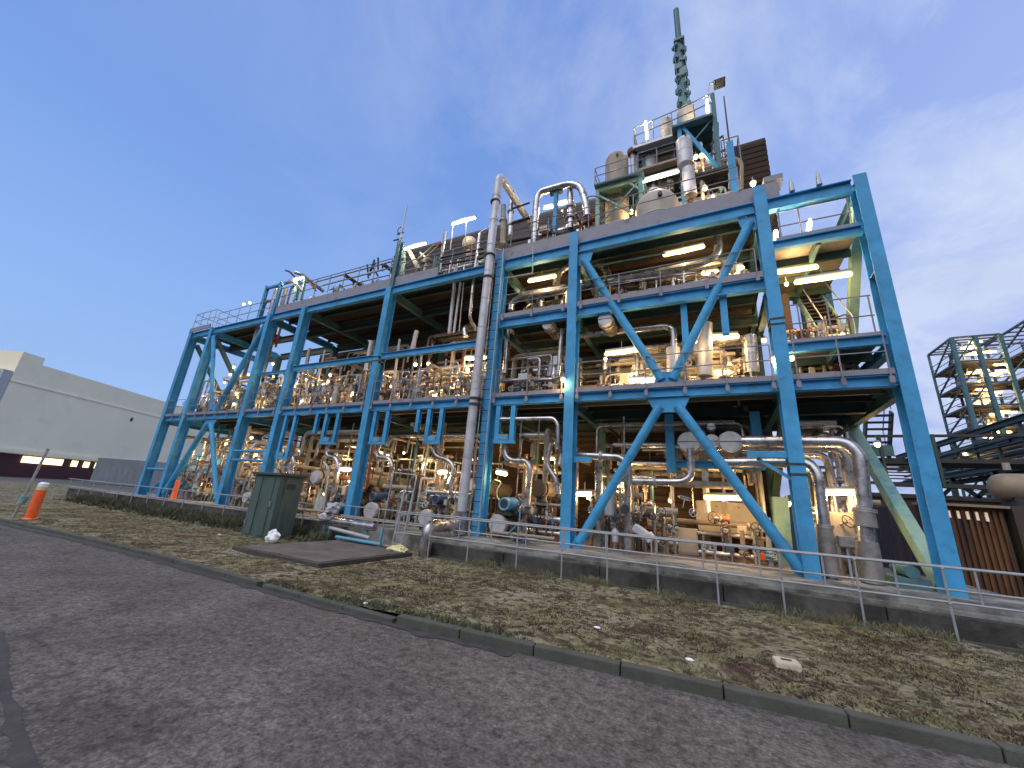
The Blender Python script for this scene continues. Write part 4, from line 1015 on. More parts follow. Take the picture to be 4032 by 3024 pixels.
def manifold(x0, x1, y, z0, h, seed, k):
    r = random.Random(seed)
    t = thing('pipe_manifold', ((x0 + x1) / 2, y, z0), None, 'pipe manifold')
    mats = ['clad', 'clad', 'galv', 'cream', 'clad', 'tan', 'equip', 'dark', 'brown']
    zs = [z0 + h * f for f in (0.22, 0.55, 0.9)]
    for q, z in enumerate(zs): MB().cyl((x0, y + 0.12 * q, z), (x1, y + 0.12 * q, z), r.choice((0.05, 0.07, 0.09)), n=12).build('header', mats[(q + seed) % 4], t)
    for i in range(k):
        x = x0 + (x1 - x0) * (i + 0.3 + 0.4 * r.random()) / k
        za, zb = z0, z0 + h * r.choice((0.6, 0.8, 1.0, 1.15)); rad = r.choice((0.022, 0.03, 0.045, 0.06))
        pts = [(x, y - 0.1, za), (x, y - 0.1, zb)]
        if r.random() < 0.5: pts.append((x + r.uniform(-0.5, 0.5), y - 0.1 + r.uniform(0, 0.5), zb))
        MB().tube(pts, rad, bend=0.1, n=10).build('branch', r.choice(mats), t)
        zz = z0 + h * r.uniform(0.25, 0.75)
        vb = MB().lathe((x, y - 0.1, zz - 0.1), [(rad * 1.9, 0), (rad * 1.9, 0.02), (rad * 1.2, 0.03), (rad * 1.9, 0.08), (rad * 1.9, 0.12), (rad * 1.2, 0.17), (rad * 1.9, 0.18), (rad * 1.9, 0.2)], n=12).build('valve_body', r.choice(('sea_blue', 'equip', 'white_clad', 'rust', 'cream')), t)
        if r.random() < 0.7:
            m = MB(); W = Vector((r.uniform(-0.4, 0.4), -1, r.uniform(-0.3, 0.6))); wheel(m, Vector((x, y - 0.1, zz)) + W * 0.2, W, 0.07 + 0.05 * r.random()); m.cyl((x, y - 0.1, zz), Vector((x, y - 0.1, zz)) + W * 0.2, 0.012, n=6); m.build('handwheel', r.choice(('dark', 'galv', 'rust')), vb)
        else:
            MB().box((x, y - 0.18, zz + 0.05), (0.13, 0.12, 0.18)).build('actuator', r.choice(('white_clad', 'cream', 'navy')), vb, smooth=False, bevel=0.01)
    for x in (x0 + 0.1, x1 - 0.1): MB().span((x, y + 0.2, z0), (x + 0.06, y + 0.26, z0 + h)).build('support_leg', r.choice(('teal', 'dark')), t, smooth=False)
    clut(t, 'pipe manifold with valves', 'pipe manifold', (x0 + x1) / 2, z0 + 0.4, 'pipe manifolds', y)
for i, (x0, x1, y, z0, h, k) in enumerate(((-28.1, -26.5, 12.4, 5.0, 1.5, 5), (-25.8, -23.5, 11.9, 5.0, 1.7, 8), (-23.3, -20.9, 12.3, 5.0, 1.9, 8), (-20.2, -17.9, 11.7, 5.0, 1.6, 8), (-20.2, -17.9, 13.2, 5.0, 2.3, 8), (-17.4, -15.0, 11.6, 5.0, 1.2, 8), (-14.9, -12.4, 11.9, 5.0, 1.4, 9), (-17.2, -12.6, 13.3, 5.0, 2.4, 14),
        (-11.7, -9.4, 11.8, 5.0, 1.3, 8), (-9.3, -7.2, 12.0, 5.0, 1.5, 8), (-11.6, -7.4, 13.4, 5.0, 2.2, 14), (-6.2, -3.9, 12.6, 5.0, 1.7, 8), (-3.3, -1.2, 12.9, 5.0, 0.9, 8), (-0.2, 1.4, 12.9, 5.0, 1.2, 6),
        (-28.1, -26.4, 12.2, 0.46, 2.4, 6), (-25.7, -23.6, 11.9, 0.46, 1.6, 9), (-23.2, -21.0, 12.0, 0.46, 2.2, 9), (-20.2, -18.0, 11.6, 0.46, 1.5, 8), (-17.4, -15.4, 11.4, 0.46, 1.4, 8), (-14.8, -12.5, 11.7, 0.46, 1.3, 8), (-17.3, -12.5, 13.4, 0.46, 2.8, 14),
        (-11.7, -9.2, 11.9, 0.46, 1.5, 9), (-9.2, -7.3, 11.5, 0.46, 1.4, 7), (-11.6, -7.3, 13.5, 0.46, 2.8, 14), (-6.2, -4.0, 11.9, 0.5, 1.2, 9), (-3.3, -1.8, 12.1, 0.5, 1.7, 9), (-3.3, -1.6, 13.4, 0.5, 2.4, 9), (2.25, 3.2, 12.6, 0.5, 1.5, 6), (2.4, 3.4, 13.8, 0.5, 2.0, 6))):
    manifold(x0, x1, y, z0, h, 100 + i, k)
def overhead(x0, x1, y, z, n, seed):
    r = random.Random(seed)
    t = thing('overhead_pipe_rack', ((x0 + x1) / 2, y, z), None, 'pipe rack')
    for i in range(n):
        yy = y + 0.24 * i; zz = z + r.uniform(-0.12, 0.12); rad = r.choice((0.035, 0.05, 0.07, 0.09))
        pts = [(x0 + r.uniform(0, 0.8), yy, zz), (x1 - r.uniform(0, 0.8), yy, zz)]
        if r.random() < 0.7: pts.append((pts[-1][0], yy - 0.05, zz - r.uniform(0.4, 1.4)))
        if r.random() < 0.6: pts.insert(0, (pts[0][0], yy - 0.05, zz - r.uniform(0.4, 1.2)))
        MB().tube(pts, rad, bend=0.2, n=10).build('pipe', r.choice(('clad', 'clad', 'galv', 'tan', 'equip', 'cream', 'white_clad')), t)
    for x in (x0 + 0.5, x1 - 0.5): MB().span((x, y - 0.1, z - 0.22), (x + 0.08, y + 0.24 * n, z - 0.14)).build('cross_arm', 'dark', t, smooth=False)
    clut(t, 'overhead pipe rack', 'pipe rack', (x0 + x1) / 2, z, 'overhead pipe racks', y)
for i, (x0, x1, y, z, n) in enumerate(((-25.8, -20.8, 11.8, 3.7, 6), (-20.2, -17.9, 11.8, 3.9, 6), (-17.3, -12.5, 12.0, 3.9, 7), (-11.7, -7.2, 12.0, 3.9, 7), (-6.2, -4.0, 12.1, 3.9, 6), (-3.3, -0.6, 13.0, 3.7, 6),
        (-25.8, -20.8, 12.0, 7.4, 5), (-20.2, -17.9, 12.0, 7.3, 6), (-17.3, -12.5, 12.6, 6.9, 6), (-11.7, -7.2, 12.6, 6.9, 6), (-17.3, -12.5, 12.2, 6.0, 3), (-11.7, -7.2, 12.2, 6.1, 3), (-6.2, -4.0, 12.0, 6.7, 6), (-3.3, 1.5, 12.4, 6.7, 6), (-3.3, 1.4, 12.3, 4.2, 7), (-3.0, 1.4, 13.4, 3.1, 6), (-3.3, 1.5, 11.9, 9.3, 6), (-6.2, -4.0, 12.0, 9.3, 5), (-3.3, 1.5, 12.6, 5.9, 6), (2.1, 3.6, 12.4, 4.1, 6), (-17.3, -12.5, 13.4, 8.6, 5), (-11.7, -7.2, 13.2, 8.8, 5), (-6.1, -3.9, 12.4, 11.9, 5), (-1.6, 1.4, 12.8, 12.6, 5))):
    overhead(x0, x1, y, z, n, 300 + i)
for i, (x0, x1, y, z0, h, k) in enumerate(((-28.1, -26.5, 13.6, 5.0, 1.8, 5), (-25.8, -21.0, 13.6, 5.0, 2.0, 12), (-20.2, -17.9, 12.4, 5.0, 1.9, 9), (-17.3, -12.6, 12.5, 5.0, 1.8, 14), (-11.7, -7.3, 12.7, 5.0, 1.8, 14), (-6.2, -3.9, 11.8, 5.0, 0.9, 8), (-3.3, 1.4, 14.0, 5.0, 1.6, 12), (-3.3, 1.4, 12.3, 5.0, 0.6, 12),
        (-25.7, -21.0, 13.2, 0.46, 2.4, 12), (-20.2, -17.9, 12.8, 0.46, 2.4, 8), (-17.4, -12.5, 12.5, 0.46, 2.2, 13), (-11.7, -7.3, 12.6, 0.46, 2.3, 13), (-6.2, -4.0, 12.9, 0.5, 2.4, 9), (-19.8, -12.8, 12.4, 10.43, 1.0, 14), (-11.6, -7.3, 12.0, 10.43, 1.1, 12), (-6.2, -3.7, 12.3, 10.43, 1.2, 9), (-0.2, 1.5, 13.5, 10.43, 1.6, 7), (2.3, 3.6, 12.2, 5.0, 0.7, 6), (-3.3, 1.5, 12.0, 7.95, 0.9, 12), (-6.2, -4.0, 12.4, 7.95, 0.9, 6), (-2.0, 1.4, 12.6, 10.43, 2.1, 9), (-1.7, -0.5, 13.4, 13.5, 0.8, 4), (0.2, 1.5, 13.2, 13.5, 1.5, 5), (-1.8, 0.0, 13.6, 15.7, 0.8, 5), (-3.3, -0.9, 12.6, 0.5, 1.3, 9), (-0.4, 1.4, 12.6, 0.5, 0.7, 6))):
    manifold(x0, x1, y, z0, h, 400 + i, k)
sd_ = 11
for (a, b) in ((-28.1, -26.3), (-25.9, -20.8), (-20.3, -17.9), (-17.5, -12.3), (-11.8, -7.2), (-6.2, -3.9), (-3.3, 1.5)):
    wdt = b - a; k = wdt / 5.0; near = a > -20
    sd_ += 1
    zone_fill(a, b, 0.5, 4.4, sd_, nv=int(7 * k + 2), nh=int(5 * k + 2), nd=int(3 * k + 1), nval=int(5 * k + 1), nbox=int(2 * k + 1), ninst=int(2 * k + 1), ymin=12.0 if a > -3.5 else 11.6)
    sd_ += 1
    hi = 6.9 if a > -7 else (8.2 if a > -20 else 7.6)
    zone_fill(a, b, 5.0, hi, sd_, nv=int(10 * k + 2), nh=int(7 * k + 2), nd=int(2 * k), nval=int(6 * k + 1), nbox=int(3 * k + 1), ninst=int(5 * k + 1), ymin=12.2 if a > -3.5 else 11.5)
zone_fill(2.3, 3.6, 0.5, 3.0, 77, nv=7, nh=3, nd=1, nval=3, nbox=2, ninst=1, ymin=12.5)
zone_fill(-3.3, 1.4, 7.92, 9.4, 78, nv=4, nh=4, nd=1, nval=4, nbox=1, ninst=1, ymin=12.2)
zone_fill(-6.2, -3.9, 7.92, 9.4, 79, nv=3, nh=2, nd=1, nval=2, nbox=1, ninst=1, ymin=12.2)
# roof small stuff behind the handrail
zone_fill(-19.8, -12.6, 10.45, 11.9, 81, nv=6, nh=5, nd=1, nval=4, nbox=2, ninst=2, ymin=11.8, ymax=14)
zone_fill(-11.6, -7.2, 10.45, 12.0, 82, nv=6, nh=5, nd=1, nval=6, nbox=2, ninst=3, ymin=11.6, ymax=14)
zone_fill(-6.2, -3.6, 10.45, 12.4, 83, nv=6, nh=5, nd=2, nval=6, nbox=2, ninst=3, ymin=11.6, ymax=14)
zone_fill(0.0, 1.6, 10.45, 13.0, 84, nv=4, nh=2, nd=0, nval=2, nbox=1, ninst=1, ymin=12.0, ymax=14)

# ------------------------------------------------------------------ lamps
for (a, b) in (((-0.84,11.9,9.75), (0.29,11.9,9.78)), ((-5.6,11.6,9.58), (-4.58,11.6,9.57)), ((-2.69,11.6,6.32), (-1.74,11.6,6.35)), ((-1.96,11.5,5.34), (-1.28,11.5,5.31)), ((0.31,12,6.67), (0.98,12,6.63)),
               ((0.26,12.4,9.11), (0.65,12.4,9.08)), ((1.02,12.4,9.11), (1.34,12.4,9.08)), ((0.38,12.6,5.77), (0.72,12.6,5.75)), ((2.14,12,8.49), (3.05,12,8.46)), ((2.5,11.7,7.91), (3.64,11.7,7.92)),
               ((-3.78,12.4,1.98), (-3.34,12.4,2)), ((-2.66,12.4,2.32), (-2.36,12.4,2.32)), ((-0.12,12.2,2.08), (0.7,12.2,2.11)), ((2.37,11.9,2.34), (2.99,11.9,2.37)), ((-8.64,12.4,7.07), (-8.18,12.4,7.02)),
               ((-6.14,11.3,2.47), (-5.83,11.3,2.42)), ((-8.6,11.5,2.41), (-8.31,11.5,2.42)), ((-13.41,11.4,2.36), (-12.95,11.4,2.35)), ((-2.05,14.9,1.36), (-1.69,14.9,1.38))):
    tube_lamp(a, b, r=0.068, hang=0.3)
for (a, b, lab) in (((-1.54,11.9,12.99), (-0.29,11.9,12.99), 'long lit tube lamp over the roof dome vessel'), ((-9.62,11.6,13.33), (-8.43,11.6,13.31), 'lit tube lamp on two posts above the roof left of the tall pipe'), ((-12.29,11.6,12.7), (-11.03,11.6,12.68), 'lit tube lamp on the roof just right of the mast'),
                    ((-20.67,11.5,12.61), (-19.44,11.5,12.63), 'lit tube lamp above the roof at the pipe bundle'), ((-5.55,12.5,13.63), (-5.12,12.5,13.58), 'left of the two lit lamps inside the roof pipe arch'), ((-4.94,12.3,13.46), (-4.4,12.3,13.41), 'right of the two lit lamps inside the roof pipe arch'),
                    ((2.17,11.6,9.33), (2.18,11.6,9.6), 'upright lit lamp at the roof corner right of the second column'), ((3,11.8,9.59), (3.05,11.8,9.86), 'upright lit lamp on the top stair landing'),
                    ((0.88,13.2,16.6), (0.89,13.2,17.32), 'upright lit lamp at the right rail of the top tower platform'), ((-1.37,13,16.16), (-1.41,13,17.08), 'upright lit lamp at the left rail of the tower platform')):
    tube_lamp(a, b, lab, mat='lamp_white', r=0.05)
for p in ((-1.92,12.2,12.05), (1.73,11.2,11.1), (0.33,12.8,14.29), (0.53,12.8,14.27), (0.51,12.2,12.26), (-3.82,10.75,5.26), (1.65,11.2,5.54), (2.04,11.2,5.54), (-1.92,12.2,12.06), (-17.93,11.5,6.23), (-16,11.9,6.78), (-17.09,11.6,5.47),
          (-16.12,11.8,5.53), (-15.81,12,5.62), (4.44,14.8,3.94), (-24.71,11.5,11.9), (-24.28,11.6,11.97), (-24.81,12,8.03), (-28.61,12.2,6.63), (-28.23,12.5,6.56), (-27.82,12.8,6.5), (-24.11,12.2,6.39), (-23.71,12,5.73), (-20.82,11.8,3.76), (-23.72,12.2,3.51),
          (-23.34,12,1.45), (-10.9,12,6.87), (-10.37,12.2,6.92), (-7.37,11.8,6.75), (-24.7,13.6,9.16), (-22.77,13,8.39), (-13.04,12.2,6.91), (-20.8,12,5.34), (-20.6,12.6,5.96), (-21.43,12.6,2.99), (-13.57,13.8,3.11), (1.93,13.8,2.08), (-0.13,11.4,6.36), (1.86,13.8,7.14),
          (1.92,13.6,2.1), (-4.1,12,12.84), (-6.32,12.6,9.73), (-3.82,12.2,9.51), (-25.53,13.2,2.54), (-28.16,13.4,3.1)):
    bulb(p)
# a few more lamps, added to light the depth of the plant
for (x, y, z) in ((-24.5, 13.2, 3.4), (-21.6, 13.4, 3.2), (-19.0, 13.2, 3.3), (-15.8, 13.4, 3.1), (-13.2, 13.6, 3.2), (-10.6, 13.2, 3.0), (-8.3, 13.6, 3.1), (-5.2, 13.6, 3.2), (-24.8, 13.0, 6.4), (-22.0, 13.2, 6.4), (-19.2, 13.2, 6.3), (-16.6, 13.0, 6.2), (-14.3, 13.4, 6.1), (-10.4, 13.2, 6.2), (-8.2, 13.0, 6.1), (-5.1, 13.6, 6.3), (-1.6, 14.0, 6.4), (0.5, 14.2, 9.3), (-4.9, 13.9, 9.2)):
    tube_lamp((x - 0.3, y, z), (x + 0.3, y, z), r=0.04, hang=0.25)

rb = random.Random(21)
for (a, b, z0, z1, n) in ((-28, -26.4, 5.4, 6.8, 2), (-25.8, -20.9, 5.3, 7.4, 7), (-20.2, -17.9, 5.3, 7.2, 4), (-17.4, -12.4, 5.3, 6.6, 8), (-11.8, -7.2, 5.3, 6.6, 8), (-6.2, -3.9, 5.4, 6.8, 2), (-28, -20.9, 1.2, 3.6, 7), (-20.2, -12.4, 1.3, 3.4, 7), (-11.8, -7.3, 1.3, 3.3, 4), (-6.2, -3.9, 1.4, 3.2, 2)):
    for k in range(n):
        bulb((a + (b - a) * (k + rb.random()) / n, rb.uniform(11.6, 13.2), rb.uniform(z0, z1)), r=rb.uniform(0.045, 0.075))

for (a, b, z0, z1, n) in ((-3.3, 1.5, 5.3, 6.8, 6), (-3.3, 1.5, 1.2, 3.2, 5), (-3.2, 1.5, 8.2, 9.2, 3), (2.2, 3.6, 5.2, 8.4, 5), (2.2, 3.2, 1.2, 2.6, 3), (-11.6, -7.2, 10.8, 12.0, 4), (-19.8, -12.6, 10.8, 11.6, 3), (-6.2, -3.9, 10.8, 12.2, 3), (-1.6, 1.4, 11.2, 14.0, 5)):
    for k in range(n):
        bulb((a + (b - a) * (k + rb.random()) / n, rb.uniform(11.9, 13.6), rb.uniform(z0, z1)), r=rb.uniform(0.045, 0.07))
for i, (x0, x1, y, z0, h, k) in enumerate(((2.2, 3.7, 13.2, 5.0, 1.6, 7), (2.2, 3.7, 12.4, 5.92, 1.0, 7), (2.4, 3.7, 13.6, 8.9, 0.8, 5), (2.2, 3.4, 14.2, 0.5, 2.6, 7), (-17.3, -12.5, 11.9, 10.43, 1.2, 12), (-11.6, -9.0, 12.8, 10.43, 1.7, 8), (-6.0, -3.8, 13.2, 10.43, 2.2, 8))):
    manifold(x0, x1, y, z0, h, 600 + i, k)

# ------------------------------------------------------------------ roof equipment
def vframe(name, label, x0, x1, y0, y1, z0, z1, mat, w=0.12, cat='tank stand', levels=(), braces=()):
    t = thing(name, ((x0 + x1) / 2, (y0 + y1) / 2, z0), label, cat)
    for x in (x0, x1):
        for y in (y0, y1):
            m = MB(); m.hbeam((x, y, z0), (x, y, z1), w, w, 0.015); m.build('post', mat, t, smooth=False)
    for z in (z1,) + tuple(levels):
        for y in (y0, y1): MB().bar((x0, y, z), (x1, y, z), w * 0.8, w * 0.9).build('beam', mat, t, smooth=False)
        for x in (x0, x1): MB().bar((x, y0 + w / 2, z - 0.005), (x, y1 - w / 2, z - 0.005), w * 0.7, w * 0.8).build('beam', mat, t, smooth=False)
    for a, b in braces: MB().bar(a, b, 0.06, 0.06).build('brace', mat, t, smooth=False)
    return t
# green frame with the left tank
t = vframe('tank_stand', 'pale green steel frame with brace holding the left roof tank', -3.02, -1.5, 11.6, 13.2, 10.45, 12.90, 'pale_green', 0.13,
       braces=[((-2.95, 11.6, 12.6), (-1.8, 11.6, 11.5)), ((-1.9, 11.6, 12.85), (-1.5, 11.6, 12.4))])
MB().span((-3.12, 11.4, 12.97), (-1.38, 13.3, 13.03)).build('platform', 'teal', t, smooth=False)
vessel((-2.50, 12.5, 10.9), 0.45, 3.95, 'dull beige dome-topped tank standing through the pale green roof frame', 'tan', 0.85)
railing('handrail on the tank platform above the pale green frame', [(-3.1, 13.3, 13.05), (-3.1, 11.45, 13.05), (-1.6, 11.45, 13.05)], 0.75, [(-3.1, 11.45, 13.02, 13.8), (-3.1, 12.4, 13.02, 13.8), (-2.6, 11.45, 13.02, 13.8), (-2.1, 11.45, 13.02, 13.8), (-1.6, 11.45, 13.02, 13.8)], mat='grey_paint', r=0.018)
pipe(None, [(-1.51,11.4,12.6), (-2.82,11.4,11.23)], 0.022, 'pale_green', label='thin pale stay slanting across the tank frame')
vessel((-1.03, 12.0, 10.5), 0.72, 1.2, 'wide cream dome-topped vessel behind the roof handrail', 'cream', 0.85)
vessel((-0.03,12.4,13.63), 0.27, 1.15, 'upper white slim cylinder vessel on the roof tower', 'white_clad', 0.25)
o = MB().cyl((0.06,12.3,12.17), (0.03,12.3,13.35), 0.21, n=22).build('vessel', 'white_clad'); tag(o, 'lower white cylinder beneath the slim tower vessel', 'vessel')
# tower frame
A0 = (-0.26, 12.6); 
tw = thing('tower_frame', (0.2, 13.4, 10.5), 'blue and teal steel tower frame with platforms rising above the roof', 'tower')
for (x, y, z0, z1, mt) in ((-1.75, 12.6, 10.5, 13.4, 'teal'), (-0.16, 12.8, 10.5, 16.2, 'blue'), (1.06, 12.8, 13.4, 17.0, 'teal'), (-0.16, 14.6, 10.5, 16.2, 'teal'), (1.12, 14.6, 10.5, 17.1, 'teal'), (-1.75, 14.4, 10.5, 15.6, 'teal'), (-1.55, 13.2, 13.2, 15.4, 'teal')):
    m = MB(); m.hbeam((x, y, z0), (x, y, z1), 0.15, 0.15, 0.018); m.build('post', mt, tw, smooth=False)
for (a, b, w_, mt) in (((-0.1, 12.8, 16.0), (1.05, 12.8, 13.4), 0.12, 'blue'), ((1.12, 12.8, 16.0), (-0.1, 12.8, 14.6), 0.05, 'teal'), ((1.12, 12.8, 15.6), (1.12, 14.6, 14.0), 0.1, 'teal'), ((0.4, 12.8, 11.0), (1.05, 12.8, 12.6), 0.1, 'pale_green')):
    MB().bar(a, b, w_, w_).build('brace', mt, tw, smooth=False)
for (x0, x1, y0, y1, z, mt) in ((-0.42, 1.0, 12.6, 14.4, 15.95, 'teal'), (-1.9, -0.42, 12.7, 14.4, 15.65, 'galv'), (-1.8, 0.1, 12.6, 14.8, 14.35, 'tan'), (-0.3, 1.6, 12.7, 14.8, 13.45, 'brown')):
    MB().span((x0, y0, z - 0.10), (x1, y1, z)).build('platform', mt, tw, smooth=False)
    for k in range(5): MB().span((x0, y0 + 0.3 + k * 0.4, z - 0.2), (x1, y0 + 0.36 + k * 0.4, z - 0.105)).build('joist', 'dark_green', tw, smooth=False)
railing('curved handrail round the top tower platform', [(-1.85, 14.0, 15.8), (-1.85, 12.75, 15.8), (-0.4, 12.75, 15.95), (1.1, 12.75, 16.2)], 0.85, [(-1.85, 12.75, 15.8, 16.65), (-1.1, 12.75, 15.8, 16.7), (-0.4, 12.75, 15.9, 16.8), (0.4, 12.75, 16.1, 16.95), (1.1, 12.75, 16.2, 17.05)], mat='grey_paint', r=0.02)
railing('short handrail right of the tower frame', [(1.2, 13.0, 14.0), (1.75, 13.0, 14.0), (1.75, 14.4, 14.0)], 0.9, [(1.2, 13.0, 13.5, 14.9), (1.75, 13.0, 13.5, 14.9), (1.75, 14.4, 13.5, 14.9)], mat='grey_paint', r=0.02)
railing('handrail on the brown middle tower platform', [(-1.7, 12.6, 14.4), (-0.3, 12.6, 14.4)], 0.7, [(-1.7, 12.6, 14.3, 15.1), (-1.0, 12.6, 14.3, 15.1), (-0.3, 12.6, 14.3, 15.1)], mat='grey_paint', r=0.018)
# stack on top
pbr('strake_dark', (0.11, 0.20, 0.22), 0.6, 0, 0.2, 3)
st = thing('stack', (0.05, 13.8, 16.2), 'tall thin green stack with notched wind strakes, highest thing on the roof', 'stack')
MB().lathe((0.12, 13.8, 16.2), [(0.36, 0), (0.36, 1.5), (0.33, 1.62), (0.12, 1.7)], n=24).build('base_drum', 'cream', st)
MB().cyl((0.1, 13.8, 17.6), (0.04, 13.8, 24.2), 0.135, 0.12, n=18).build('tube', 'teal', st)
for k in range(13):
    z = 17.75 + 0.335 * k; sg = 1 if k % 2 else -1
    MB().box((0.09 - 0.004 * k + 0.10 * sg, 13.8, z), (0.30, 0.30, 0.30 if k % 3 else 0.16), rz=0.2 * k).build('strake', 'strake_dark', st, smooth=False, bevel=0.015)
for z in (17.6, 19.8, 22.0): MB().box((0.07, 13.8, z), (0.44, 0.44, 0.14)).build('collar', 'strake_dark', st, smooth=False, bevel=0.015)
for dx in (-0.2, 0.2): MB().cyl((0.09 + dx, 13.66, 17.6), (0.06 + dx, 13.66, 22.0), 0.018, n=6).build('stay', 'teal', st)
vessel((-0.62, 13.3, 15.85), 0.24, 1.15, 'ribbed grey cylinder at the left of the top platform', 'equip', 0.5)
vessel((-1.35, 13.4, 14.45), 0.30, 1.0, 'white drum between the red-capped pipe and the tower', 'white_clad', 0.25)
vessel((-1.2, 13.0, 12.7), 0.36, 0.6, 'white cylinder under the middle tower platform', 'white_clad', 0.2, nozzle=False)
t = thing('vent_pipe', (-1.95, 13.0, 14.0), 'pale vent pipe with rust-red round cap left of the tower', 'vent'); MB().cyl((-1.95, 13.0, 13.9), (-1.95, 13.0, 15.6), 0.10, n=14).build('pipe', 'white_clad', t); MB().lathe((-1.95, 13.0, 15.55), [(0.2, 0), (0.22, 0.08), (0.22, 0.2), (0.1, 0.28)], n=18).build('cap', 'rust', t)
t = thing('floodlight', (1.36,13,17.72), 'dark square floodlight on a bent pole above the tower', 'lamp')
MB().tube([(0.91,13,17.03), (1,13,17.92), (1.21,13,17.88)], 0.025, n=8, bend=0.08).build('pole', 'galv', t)
c = (1.36,13,17.72); MB().box(c, (0.40, 0.34, 0.10), rot=Matrix.Rotation(-0.35, 3, 'X')).build('housing', 'dark', t, smooth=False, bevel=0.015); MB().box((c[0], c[1] - 0.02, c[2] - 0.058), (0.30, 0.24, 0.012), rot=Matrix.Rotation(-0.35, 3, 'X')).build('glass', 'dark', t, smooth=False)
t = thing('lightning_rod', (1.32,11.8,11.56), 'blue post carrying a thin dark rod right of the tower', 'post')
m = MB(); a = (1.34,11.8,11.52); b = (1.32,11.8,13.47); m.hbeam((b[0], 11.8, 10.45), (b[0], 11.8, b[2]), 0.2, 0.2, 0.02); m.build('post', 'blue', t, smooth=False)
MB().cyl((b[0], 11.8, b[2]), (b[0], 11.8, (1.44,11.8,15.57)[2]), 0.03, 0.02, n=8).build('rod', 'dark', t)
pipe(None, [(1.08,12.4,13.42), (1.5,12.4,13.38), (1.68,12.4,13.11), (1.58,12.4,11.99)], 0.06, 'tan', bend=0.25, label='tan hooped pipe in front of the dark louvred end wall')
pipe(None, [(1.2,12,11.78), (1.28,12,12.62)], 0.04, 'cream', label='short cream upright beside the blue rod post')
t = thing('end_wall', (2.3, 14, 10.5), 'dark brown louvred end block at the right corner of the roof', 'wall')
MB().span((1.6, 14.25, 10.4), (2.78, 15.7, 15.7)).build('panel', 'brown_slat', t, smooth=False)
m = MB(); z = 10.7
while z < 15.6:
    m.box((2.19, 14.22, z), (1.18, 0.05, 0.14), rot=Matrix.Rotation(0.4, 3, 'X')); z += 0.25
m.build('louvre_blades', 'brown', t, smooth=False)
# inverted U pipe arch on the roof
t = pipe(None, [(-5.45,11.5,10.8), (-5.47,11.5,13.26), (-5.31,11.5,13.54), (-4.13,11.5,13.51), (-3.66,11.5,13.22), (-3.43,11.5,12.32), (-3.38,11.5,11.75)], 0.13, 'clad', bend=0.55, seam=0.8, label='large silver pipe arch on the roof right of the tall pipe')
pipe(None, [(-4.08,11.7,11.56), (-4.14,11.7,13.57)], 0.12, 'clad', flanges=[(0, 0.5), (0, 0.25)], label='grey upright with flanges under the roof pipe arch')
t = thing('pipe_support', (-4.7,11.6,11.35), 'blue post with a green head carrying the roof pipe arch', 'pipe support'); a = (-4.68,11.6,11.35); b = (-4.72,11.6,13.36)
m = MB(); m.hbeam((a[0], 11.6, 10.5), (a[0], 11.6, b[2]), 0.14, 0.14, 0.015); m.build('post', 'blue', t, smooth=False); MB().box((a[0], 11.6, b[2]), (0.5, 0.16, 0.09)).build('head', 'dark_green', t, smooth=False)
pipe(None, [(-6.93,12.2,12.4), (-7.04,12.2,14.24)], 0.10, 'clad', flanges=[(0, 0.3), (0, 0.7)], label='flanged silver upright right behind the tall pipe')
pipe(None, [(-7.5,12.6,12.42), (-7.65,12.6,14.55)], 0.12, 'equip', flanges=[(0, 0.6)], label='dark upright between tall pipe and flanged upright')
pipe(None, [(-6.74,11.9,12.75), (-5.89,11.9,12.8)], 0.07, 'dark', label='short dark cross pipe at the roof right of the tall pipe')
pipe(None, [(-6.8,11.9,13.51), (-5.97,11.9,13.56)], 0.04, 'dark', label='thin dark upper cross pipe at the roof right of the tall pipe')
pipe(None, [(-6.48,11.3,11.34), (-5.53,11.3,11.3)], 0.07, 'dark', label='dark low pipe on the roof edge right of the tall pipe')
for i, (a, b) in enumerate((((-9.76,11.3,11.41), (-7.62,11.3,11.34)), ((-9.82,11.4,11.32), (-7.66,11.4,11.19)), ((-9.63,11.3,11.04), (-7.57,11.3,10.88)))):
    pipe(None, [a, b], 0.045, 'dark', label='%s of three dark pipes along the roof edge left of the tall pipe' % ('top', 'middle', 'bottom')[i])
o = thing('globe_tank', (-9.28,12.6,12.89), 'round cream tank end half hidden by the roof handrail left of the tall pipe', 'tank'); c = (-9.28,12.6,12.89)
MB().ball(c, 0.36, n=24).build('shell', 'cream', o); MB().cyl((c[0], c[1], c[2]), (c[0], c[1], 10.45), 0.12, n=12).build('skirt', 'tan', o)
t = thing('machine', (-3.4,11.9,11.88), 'rust-orange machine with valve parts at the foot of the tank frame', 'machine'); c = (-3.43,11.9,11.89)
MB().box(c, (0.28, 0.25, 0.3)).cyl((c[0] - 0.2, c[1] - 0.1, c[2] - 0.15), (c[0] + 0.3, c[1] - 0.1, c[2] - 0.1), 0.09, n=12).build('body', 'rust', t, bevel=0.02); m = MB(); wheel(m, (c[0] + 0.3, c[1] - 0.2, c[2] - 0.1), (1, -1, 0), 0.13); m.build('handwheel', 'rust', t)
o = MB().torus((-3.22,11.7,12.41), (0.1, 0.25, 1), 0.34, 0.022, n=24, m=6).build('hoop', 'rust'); tag(o, 'thin orange hoop round the left post of the tank frame', 'hoop')
